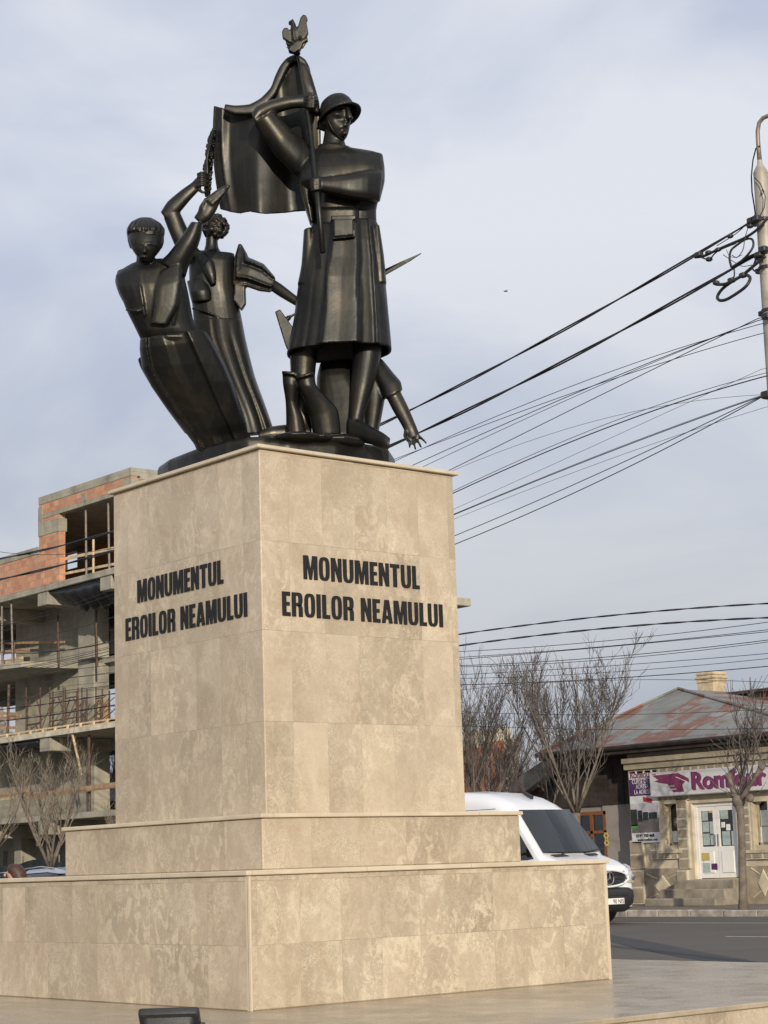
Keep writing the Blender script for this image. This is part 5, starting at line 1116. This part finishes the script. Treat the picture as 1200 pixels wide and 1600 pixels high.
for pts, r in (([(1230,968),(1200,972),(940,1002),(720,1018)],.011), ([(1200,984),(1000,1005),(720,1027)],.011), ([(1200,987),(1000,1006),(720,1030)],.011), ([(1200,1000),(1000,1022),(720,1040)],.012), ([(1200,1003),(1000,1026),(720,1042)],.010),
               ([(1200,1021),(1000,1037),(720,1054)],.010), ([(1200,1029),(1000,1047),(720,1060)],.009), ([(1200,1041),(1000,1057),(720,1070)],.014), ([(1200,1066),(1000,1062),(720,1078)],.008), ([(1200,1108),(1000,1116),(720,1112)],.008), ([(1200,1138),(1000,1140),(720,1134)],.008)):
    cable(pts, XFW, r*.8, LG, G2, 0, 34, 8)
for (x_, y_, h_, lb) in ((8.35, 31.0, 9.2, 'grey utility pole farther along the near pavement'), (24.5, 62.0, 11.5, 'grey utility pole far along the shop side of the street'), (24.5, 7.9, 9.5, 'grey utility pole beside the shop')):
    t_ = thing('utility_pole', lb, 'utility pole', (x_, y_, ZS), 'utility poles')
    MB().tube([(x_, y_, ZS-.1), (x_, y_, h_*.5), (x_, y_, h_)], [.14, .12, .09], 14).build('pole', M['pole'], t_, True)
    for z_ in (.55, .66, .77, .88): MB().box(x_-.18, x_+.12, y_-.03, y_+.03, h_*z_, h_*z_+.05).build('bracket', M['lampcase'], t_)
# tangle of loops and splices beside the pole
lt = thing('cable_tangle', 'tangle of black cable loops and clamps left of the street light', 'cables', pq(1140,430), None)
def loop(pts, r, nm='loop', n=7):
    P = [pq(*p) if len(p) == 2 else pq(*p) for p in pts]; Q = []
    for i in range(len(P)-1):
        p0, p1, p2, p3 = P[max(i-1,0)], P[i], P[i+1], P[min(i+2,len(P)-1)]
        for k in range(5): t = k/5; Q.append(.5*((2*p1)+(-p0+p2)*t+(2*p0-5*p1+4*p2-p3)*t*t+(-p0+3*p1-3*p2+p3)*t**3))
    Q.append(P[-1]); MB().tube(Q, r, n).build(nm, M['cable'], lt, True)
loop([(1115,440,-.2),(1119,444,-.2),(1132,444,-.25),(1142,440,-.25),(1160,431,-.2),(1168,430,-.2),(1172,436,-.2),(1166,447,-.25),(1152,458,-.25),(1135,468,-.25),(1124,469,-.25),(1121,463,-.2),(1128,452,-.2),(1142,441,-.2),(1160,430,-.2),(1178,415,-.2),(1196,400,-.16)], .021)
loop([(1143,418,-.22),(1140,405,-.25),(1142,392,-.25),(1150,384,-.22),(1165,374,-.2),(1175,374,-.2),(1177,384,-.22),(1170,396,-.25),(1158,408,-.25),(1143,418,-.22)], .015)
loop([(1086,402,-.2),(1100,400,-.2),(1115,393,-.2),(1135,384,-.2),(1165,371,-.2),(1185,357,-.2),(1200,340,-.16)], .018)
loop([(1090,400,-.2),(1104,405,-.22),(1110,404,-.22),(1118,395,-.2),(1130,388,-.2),(1150,380,-.2)], .010); loop([(1147,420,-.2),(1147,432,-.2),(1140,437,-.2)], .010)
loop([(1143,418,-.22),(1165,404,-.2),(1180,397,-.2),(1198,392,-.16)], .016); loop([(1160,430,-.2),(1175,419,-.2),(1182,405,-.2),(1194,395,-.16)], .014); loop([(1175,419,-.25),(1180,424,-.25),(1188,425,-.22),(1196,418,-.16)], .011)
loop([(1170,352,-.2),(1164,372,-.25),(1161,390,-.25),(1152,402,-.25),(1144,399,-.22)], .006, n=5); loop([(1165,352,-.2),(1150,365,-.2),(1130,378,-.2),(1120,384,-.2)], .006, n=5)
loop([(1130,398,-.2),(1145,408,-.2),(1160,416,-.2),(1175,414,-.2)], .005, n=5); loop([(1135,390,-.2),(1140,400,-.25),(1150,402,-.25),(1160,398,-.2)], .004, n=5)
for (u, v, r) in ((1092,398,.045),(1108,405,.035),(1107,395,.035),(1141,369,.032),(1122,390,.032),(1175,345,.05),(1182,342,.05),(1172,353,.035),(1143,438,.04),(1161,430,.04),(1193,390,.05),(1186,398,.045),(1198,494,.05),(1199,617,.06),(1119,442,.035)):
    p = pq(u, v, -.2); MB().bbox(p[0]-r, p[0]+r, p[1]-r*1.1, p[1]+r*1.1, p[2]-r*.75, p[2]+r*.75, .012).build('clamp', M['blackplastic'], lt)
bird = MB(); bp = at(790, 455, 110); bird.tube([bp+CR*-.12, bp+CR*-.04, bp+CR*.06, bp+CR*.13], [.015,.04,.035,.01], 6).prism([bp, bp+CR*.07+CU*.10, bp+CR*.10+CU*.02], CF*.01).prism([bp, bp-CR*.05+CU*.08, bp-CR*.02], CF*.01)
tag(bird.build('bird', M['cable'], None, False), 'tiny dark bird flying in the empty sky', 'bird')

# ------------------------------------------------------------------ white van
VX, VY, VZ = 19.9, 14.58, ZS
van = thing('van', 'white high roofed panel van driving past behind the pedestal', 'van', (VX, VY, VZ)); van.scale = (1.03, 1.03, 1.055)
def vtop(y): return float(np.interp(y, [0,.06,.15,.40,.70,.95,1.15,1.80,2.05,2.4,2.9,3.6,5.0,6.7,6.92,7.0], [.62,1.02,1.16,1.27,1.36,1.43,1.66,2.37,2.53,2.68,2.79,2.85,2.86,2.85,2.78,2.5]))
def vw(y, z):
    f = float(np.interp(y, [0,.06,.2,.5,1.0,6.8,7.0], [.70,.84,.90,.955,.985,.985,.95])); return f*float(np.interp(z, [.3,.6,1.1,1.4,2.0,2.6,2.9], [.96,1.0,1.0,.985,.93,.86,.82]))
def vring(y, zb=.34):
    h = vtop(y); r = min(.30 if y > 1.9 else .16, (h-zb)*.4); P = []
    for i in range(9): z = zb+(h-r-zb)*i/8; P.append((vw(y, z), z))
    w0 = vw(y, h-r)
    for i in range(1, 7): a = pi/2*i/6; P.append((w0-r*1.15*(1-cos(a)), h-r+r*.92*sin(a)))
    P.append((0, h))
    ring = [(x, z) for x, z in P]+[(-x, z) for x, z in reversed(P[:-1])]
    return [(VX+x, VY+y, VZ+z) for x, z in ring]
b = MB(); b.rings([vring(y) for y in (.0,.03,.06,.10,.15,.25,.40,.55,.70,.85,.95,1.05,1.15,1.35,1.6,1.8,1.92,2.05,2.2,2.4,2.65,2.9,3.2,3.6,4.2,5.0,5.8,6.5,6.75,6.92,7.0)])
body = b.build('body', M['white_paint'], van, True, angle=50)
def vp(x, y, z): return np.array([VX+x, VY+y, VZ+z])
def vsheet(cols, mt, nm, par, th=.012):
    """cols: rows of points -> thin curved sheet"""
    R_ = len(cols); n = len(cols[0]); vs = [p for r in cols for p in r]; fs = [(i*n+j, i*n+j+1, (i+1)*n+j+1, (i+1)*n+j) for i in range(R_-1) for j in range(n-1)]
    return MB().add(vs, fs).build(nm, M[mt], par, True)
rows = []
for t in np.linspace(0, 1, 9):
    z = 1.465+(2.36-1.465)*t; yb_ = 1.0+(1.80-1.0)*t; wd = .86-.10*t
    rows.append([vp(x*wd, yb_-.055-.10*(1-x*x)+.02*0, z+.015) for x in np.linspace(-1, 1, 13)])
ws = vsheet(rows, 'glass', 'windscreen', van)
for x in (-.35, .3): MB().tube([vp(x, .88, 1.47), vp(x+.3, .87, 1.50), vp(x+.62, .93, 1.53)], .012, 5).build('wiper', M['blackplastic'], van)
# side glass of the near door, door seams
for sx_ in (-1, 1):
    def sp(y, z, o=.012): return vp(sx_*(vw(y, z)+o), y, z)
    MB().add([sp(1.12,1.36), sp(1.30,1.34), sp(2.15,1.32), sp(2.15,2.10), sp(1.80,2.12), sp(1.55,1.86)], [(0,1,2,3,4,5)]).build('side_window', M['glass'], van)
    MB().tube([sp(1.05,1.30,.0), sp(1.05,.6,.0)], .006, 4).tube([sp(2.25,.5,.0), sp(2.25,2.2,.0), sp(2.05,2.34,.0), sp(1.7,2.2,.0)], .006, 4).tube([sp(2.35,1.45,.0), sp(6.8,1.45,.0)], .010, 4).tube([sp(3.75,.5,0), sp(3.75,2.35,0)], .006, 4).tube([sp(2.35,2.42,.0), sp(6.8,2.42,.0)], .008, 4).build('panel_seam', M['prop'], van)
    mr_ = MB().bbox(VX+sx_*1.02-.06+sx_*.12, VX+sx_*1.02+.06+sx_*.12, VY+1.36, VY+1.5, VZ+1.42, VZ+1.78, .03).tube([sp(1.5,1.45,0), vp(sx_*1.12,1.42,1.5)], .03, 6).build('mirror', M['blackplastic'], van)
# bonnet vents and seam
for x0_, x1_ in ((-.68,-.32),(.32,.68)):
    MB().prism([vp(x0_*1.0,.92,vtop(.92)+.006), vp(x1_,.92,vtop(.92)+.012), vp(x1_-.06*(1 if x1_ > 0 else -1),.78,vtop(.78)+.012), vp(x0_+.02,.78,vtop(.78)+.006)], (0,0,.006)).build('bonnet_vent', M['blackplastic'], van)
for sx_ in (-1, 1): MB().tube([vp(sx_*.84,.97,1.40), vp(sx_*.80,.6,1.29), vp(sx_*.72,.3,1.185), vp(sx_*.62,.12,1.09)], .005, 4).build('bonnet_seam', M['prop'], van)
# grille with star
gr_ = MB().prism([vp(-.46,-.045,.78), vp(.46,-.045,.78), vp(.58,-.02,.92), vp(.56,-.0,1.06), vp(-.56,-.0,1.06), vp(-.58,-.02,.92)], (0,.16,0)).build('grille', M['blackplastic'], van)
for k in range(3): MB().bbox(VX-.50, VX+.50, VY-.07+.015*k, VY-.02, VZ+.815+k*.085, VZ+.84+k*.085, .008).build('grille_bar', M['lampcase'], gr_)
MB().tube([vp(.60*cos(a)**1*1 if abs(cos(a)) < .97 else .60*math.copysign(1, cos(a)), -.055, .92+.165*sin(a)) for a in np.linspace(0, 2*pi, 33)], .022, 6).build('grille_surround', M['white_paint'], gr_)
em = MB(); em.tube([vp(.125*cos(a), -.095, .92+.125*sin(a)) for a in np.linspace(0, 2*pi, 25)], .012, 6)
for k in range(3):
    a = pi/2+2*pi*k/3; em.tube([vp(0, -.10, .92), vp(.06*cos(a), -.098, .92+.06*sin(a)), vp(.122*cos(a), -.095, .92+.122*sin(a))], [.024,.014,.005], 5)
em.build('badge', M['chrome'], gr_)
for sx_ in (-1, 1):
    hl = MB(); hl.prism([vp(sx_*.62,.0,.84), vp(sx_*.80,.06,.80), vp(sx_*.93,.30,.92), vp(sx_*.955,.42,1.20), vp(sx_*.90,.24,1.15), vp(sx_*.74,.04,1.04)], (sx_*.035,-.05,0)).build('headlight', M['lampglass'], van, False)
    MB().ball(vp(sx_*.80,-.0,.93), (.07,.04,.07), 10, 7).build('lamp_bulb', M['chrome'], hl if False else van)
# bumper, plate
bp_ = MB(); R = []
for z, o, ww in ((.24,.05,.86),(.30,-.03,.95),(.42,-.10,.99),(.56,-.12,1.0),(.66,-.10,1.0),(.72,-.04,.99),(.74,.03,.96)):
    P = []
    for s_ in np.linspace(-1, 1, 17): x = s_*ww; P.append(vp(x, o+.34*abs(s_)**5, z))
    P += [vp(ww*.96*q_, .40, z) for q_ in (1, -1)]
    R.append(P)
bp_.rings(R); bump_ = bp_.build('bumper', M['blackplastic'], van, True, angle=40)
MB().bbox(VX-.55, VX+.55, VY-.135, VY-.10, VZ+.57, VZ+.65, .01).build('lower_grille', M['lampcase'], bump_)
pt_ = MB().bbox(VX-.26+.10, VX+.26+.10, VY-.145, VY-.122, VZ+.40, VZ+.52, .004).build('number_plate', M['white'], bump_)
textmesh('90 NIS', .125, vp(.02, -.149, .415), (1,0,0), (0,-1,0), 'letter', 'plate_text', bump_, .32, .0, .001)
for (x, y) in ((-.86,.98),(.86,.98),(-.86,5.2),(.86,5.2)):
    R = [[vp(x+dx, y+r*cos(a), .345+r*sin(a)) for a in np.linspace(0, 2*pi, 28, endpoint=False)] for dx, r in ((-.11,.25),(-.12,.33),(-.09,.345),(.09,.345),(.12,.33),(.11,.25))]
    wl = MB().rings(R).build('wheel', M['rubber'], van, True, angle=40)
    MB().rings([[vp(x+dx, y+r*cos(a), .345+r*sin(a)) for a in np.linspace(0, 2*pi, 20, endpoint=False)] for dx, r in ((-.125,.10),(-.122,.22),(.122,.22),(.125,.10))]).build('rim', M['chrome'], wl, True, angle=40)
    MB().rings([[vp(x*1.0+dx, y+.44*cos(a), .36+.44*sin(a)) for a in np.linspace(0, pi, 14)] for dx in (-.09, .135)], True, True).build('wheel_arch', M['blackplastic'], van)
MB().prism([vp(.08,2.22,2.62), vp(.16,2.22,2.62), vp(.14,2.50,2.74), vp(.10,2.50,2.74)], (0,0,.07)).tube([vp(.12,2.42,2.76), vp(.12,2.55,3.16)], .006, 4).build('aerial', M['blackplastic'], van)

# ------------------------------------------------------------------ parked cars behind the plaza
def car(label, cx, cy, paint, L=4.3, H=1.47, heading=0.0):
    t = thing('parked_car', label, 'car', (cx, cy, ZS), 'cars parked on the left behind the monument')
    def ring(y, zb, zt, wb, wt):
        P = []
        for i in range(5): f = i/4; P.append((wb+(wt-wb)*f**1.6, zb+(zt-zb-.06)*f))
        P += [(wt*.94, zt-.02), (wt*.7, zt), (0, zt+.015)]; P += [(-x, z) for x, z in reversed(P[:-1])]
        return [(cx+x, cy+y, ZS+z) for x, z in P]
    st = [(-2.1,.35,.62,.70,.70),(-2.0,.25,.78,.80,.76),(-1.5,.22,.90,.86,.80),(-1.0,.22,.96,.87,.80),(0,.22,.98,.88,.82),(1.2,.22,1.0,.87,.80),(1.9,.25,.98,.84,.76),(2.1,.35,.80,.78,.70)]
    s_ = L/4.2; MB().rings([ring(a*s_, *r) for a, *r in st]).build('body', M[paint], t, True, angle=50)
    st = [(-1.15,.94,.99,.78,.74),(-.45,.94,H-.10,.78,.62),(-.1,.94,H,.78,.62),(.9,.94,H-.02,.78,.62),(1.6,.94,H-.25,.78,.64),(1.9,.94,1.02,.76,.70)]
    gh = MB().rings([ring(a*s_, *r) for a, *r in st]).build('windows', M['glass'], t, True, angle=60)
    MB().rings([ring(a*s_, *r) for a, *r in [(-.5,H-.12,H-.06,.60,.60),(-.1,H-.08,H+.02,.645,.63),(.9,H-.10,H+.0,.645,.63),(1.5,H-.25,H-.17,.62,.60)]]).build('roof', M[paint], t, True, angle=60)
    for sx_ in (-1, 1):
        MB().tube([(cx+sx_*.60, cy-.3*s_, ZS+H), (cx+sx_*.60, cy+.3*s_, ZS+H+.05), (cx+sx_*.60, cy+1.2*s_, ZS+H)], .018, 6).build('roof_rail', M['chrome'], t, True)
        MB().ball((cx+sx_*.62, cy-2.04*s_, ZS+.70), (.14,.06,.08)).build('headlight', M['lampglass'], t, True)
        MB().bbox(cx+sx_*.92-.05, cx+sx_*.92+.05, cy-.95*s_, cy-.8*s_, ZS+.98, ZS+1.10, .02).build('mirror', M[paint], t)
        for y in (-1.3, 1.3):
            wl = MB().rings([[(cx+sx_*.78+dx, cy+y*s_+r*cos(a), ZS+.31+r*sin(a)) for a in np.linspace(0, 2*pi, 20, endpoint=False)] for dx, r in ((-.10,.22),(-.10,.30),(.08,.31),(.11,.29),(.10,.2))]).build('wheel', M['rubber'], t, True, angle=40)
    return t
c1 = at(99, 1365, 44); car('silver blue car with bright roof rail beside the stepped base behind a woman', c1[0]+.3, c1[1]+.2, 'blue_paint', 4.2, 1.57)
c2 = at(15, 1380, 40); car('dark red car with only its roof showing at the left edge', c2[0]+.1, c2[1]+.2, 'red_paint', 4.2, 1.22)
c3_ = at(45, 1360, 55); car('dark car parked farther back before the green fence', c3_[0], c3_[1], 'rubber', 4.3, 1.5)

# ------------------------------------------------------------------ woman passing behind the base
pe0 = at(62, 1372, 25.0); PX_, PY_ = pe0[0], pe0[1]+.6; zt = 1.40
PG = ZS-.02
person = thing('person', 'woman with long brown hair in pale blue jacket walking with bowed head behind the base', 'person', (PX_, PY_, PG))
me = bpy.data.meshes.new('body'); k_ = (zt-PG)/1.56
J = [((0,0,.80),.15,.12,None),((0,0,.98),.14,.10,0),((0,0,1.14),.16,.11,1),((0,.0,1.24),.15,.09,2),((0.0,.0,1.33),.055,.055,3),((0,-.05,1.41),.07,.08,4),((0,-.08,1.49),.075,.09,5),((0,-.07,1.54),.05,.06,6),
     ((.17,0,1.22),.06,.06,3),((.22,-.02,.98),.045,.045,8),((.20,-.16,.80),.035,.035,9),((.19,-.22,.74),.035,.022,10),((-.17,0,1.22),.06,.06,3),((-.22,.02,.98),.045,.045,12),((-.22,-.06,.76),.035,.035,13),((-.22,-.10,.69),.035,.022,14),
     ((.09,0,.74),.09,.09,0),((.10,-.10,.42),.06,.06,16),((.10,-.05,.07),.045,.045,17),((.10,-.20,.03),.035,.03,18),((-.09,0,.74),.09,.09,0),((-.10,.06,.42),.06,.06,20),((-.10,.20,.10),.045,.045,21),((-.10,.07,.03),.035,.03,22)]
fing = []
for base_, sx_ in ((11,1),(15,-1)):
    for f in range(4): fing.append(((J[base_][0][0]+(f-1.5)*.008*1, J[base_][0][1]-.02+(f-1.5)*.018, J[base_][0][2]-.08+.006*abs(f-1.2)), .009, .009, base_))
    fing.append(((J[base_][0][0]-sx_*.03, J[base_][0][1]-.03, J[base_][0][2]-.03), .010, .010, base_))
J += fing
hx = -CR; hx = np.array([hx[0], hx[1], 0]); hx /= np.linalg.norm(hx); hy = np.array([hx[1], -hx[0], 0])   # she faces the picture's left
def pw(p): return hx*(-p[1])+hy*p[0]+np.array([0, 0, p[2]])
me.from_pydata([tuple(np.array([PX_,PY_,PG])+pw(j[0])*k_) for j in J], [(i, j[3]) for i, j in enumerate(J) if j[3] is not None], [])
po_ = bpy.data.objects.new('body', me); COL.objects.link(po_); po_.parent = person; po_.matrix_parent_inverse = Matrix.Translation(-Vector(person.location))
sk_ = po_.modifiers.new('skin', 'SKIN'); me.skin_vertices.new() if not me.skin_vertices else None
for i, j in enumerate(J): me.skin_vertices[0].data[i].radius = (j[1]*k_, j[2]*k_)
me.skin_vertices[0].data[0].use_root = True; sb2 = po_.modifiers.new('sub', 'SUBSURF'); sb2.levels = 2; sb2.render_levels = 2; me.materials.append(M['skin'])
def pl(p): return np.array([PX_,PY_,PG])+pw(p)*k_
hr2 = MB(); R = []
for z, a_, b_, oy in ((1.60,.03,.03,-.03),(1.585,.075,.085,-.03),(1.54,.098,.115,-.02),(1.48,.108,.125,-.0),(1.42,.108,.11,.03),(1.36,.105,.08,.055),(1.28,.10,.06,.075),(1.20,.08,.045,.085),(1.14,.04,.03,.09)):
    R.append([pl((a_*cos(t)*(1+.05*sin(9*t)), oy+b_*sin(t), z)) for t in np.linspace(0, 2*pi, 24, endpoint=False)])
hr2.rings(R).build('hair', M['hair'], person, True)
fc = MB(); fc.ball(pl((0,-.165,1.455)), (.018,.018,.022), 8, 6).ball(pl((.035,-.155,1.48)), .009, 8, 6).ball(pl((-.035,-.155,1.48)), .009, 8, 6).tube([pl((-.025,-.155,1.415)), pl((0,-.162,1.413)), pl((.025,-.155,1.415))], .005, 5); fc.build('face', M['skin'], person, True)
jk2 = MB(); jk2.rings([[pl((a_*cos(t), b_*sin(t), z)) for t in np.linspace(0, 2*pi, 24, endpoint=False)] for z, a_, b_ in ((.76,.20,.15),(.9,.19,.145),(1.1,.20,.14),(1.22,.20,.125),(1.29,.12,.10),(1.34,.085,.095),(1.38,.09,.10))])
for J_ in ([(.17,0,1.23),(.22,-.02,.98),(.205,-.13,.83)], [(-.17,0,1.23),(-.22,.02,.98),(-.22,-.05,.79)]): jk2.tube([pl(p) for p in J_], [.075,.062,.05], 12)
jk2.build('jacket', M['coat'], person, True)
tr2 = MB()
for J_ in ([(.09,0,.80),(.10,-.10,.42),(.10,-.05,.10)], [(-.09,0,.80),(-.10,.06,.42),(-.10,.20,.13)]): tr2.tube([pl(p) for p in J_], [.115,.08,.07], 12)
tr2.build('trousers', M['trousers'], person, True)

# ------------------------------------------------------------------ floodlight on the plaza aimed at the statue
fc_ = at(266, 1571, 14.0); FX, FY = fc_[0], fc_[1]; flt = thing('floodlight', 'black finned floodlight standing on the marble plaza at the foot of the base', 'floodlight', (FX, FY, 0))
rx = CR*[1,1,0]; rx /= np.linalg.norm(rx); fy = np.array([-rx[1], rx[0], 0]); tilt = radians(52); bk = fy*cos(tilt)*-1+np.array([0,0,1.0])*sin(tilt)*0; 
axn = fy*cos(tilt)+np.array([0,0,1])*sin(tilt); axv = np.cross(rx, axn)*-1; axv = axv if axv[2] > 0 else -axv
fo = np.array([FX, FY, .155])
def fp(a, b, c): return fo+rx*a+axv*b+axn*c
def rr_(hw, hh2, c, r=.03):
    P = []
    for (sx_, sy_, a0) in ((1,1,0),(-1,1,90),(-1,-1,180),(1,-1,270)):
        for k in range(4): an = radians(a0+k*30); P.append(fp(sx_*(hw-r)+r*cos(an), sy_*(hh2-r)+r*sin(an), c))
    return P
m = MB(); m.rings([rr_(.15,.09,-.11), rr_(.17,.11,-.10), rr_(.185,.135,-.03), rr_(.215,.165,-.02), rr_(.222,.172,.0), rr_(.222,.172,.03), rr_(.205,.155,.042)]); fb = m.build('housing', M['lampcase'], flt, True, angle=35)
for k in range(13):
    x = -.144+k*.024; MB().prism([fp(x-.004,-.115,-.03), fp(x-.004,.115,-.03), fp(x-.004,.10,-.145), fp(x-.004,-.10,-.145)], rx*.008).build('fin', M['lampcase'], fb)
MB().rings([rr_(.19,.14,.0425), rr_(.19,.14,.046)]).build('lens', M['winglass'], fb)
MB().prism([fp(-.19,.02,-.05), fp(-.235,.02,-.02), fp(-.235,-.02,-.02), fp(-.19,-.02,-.05)], axn*.01)
br = MB(); 
for sx_ in (-1, 1): br.tube([fp(sx_*.238,0,-.01), np.array([FX,FY,0])+rx*sx_*.238+[0,0,.02], ], .012, 6); br.tube([fp(sx_*.215,0,-.01), fp(sx_*.255,0,-.01)], .018, 8)
br.tube([np.array([FX,FY,.012])+rx*.238, np.array([FX,FY,.012])-rx*.238], .012, 6); br.build('bracket', M['lampcase'], flt)
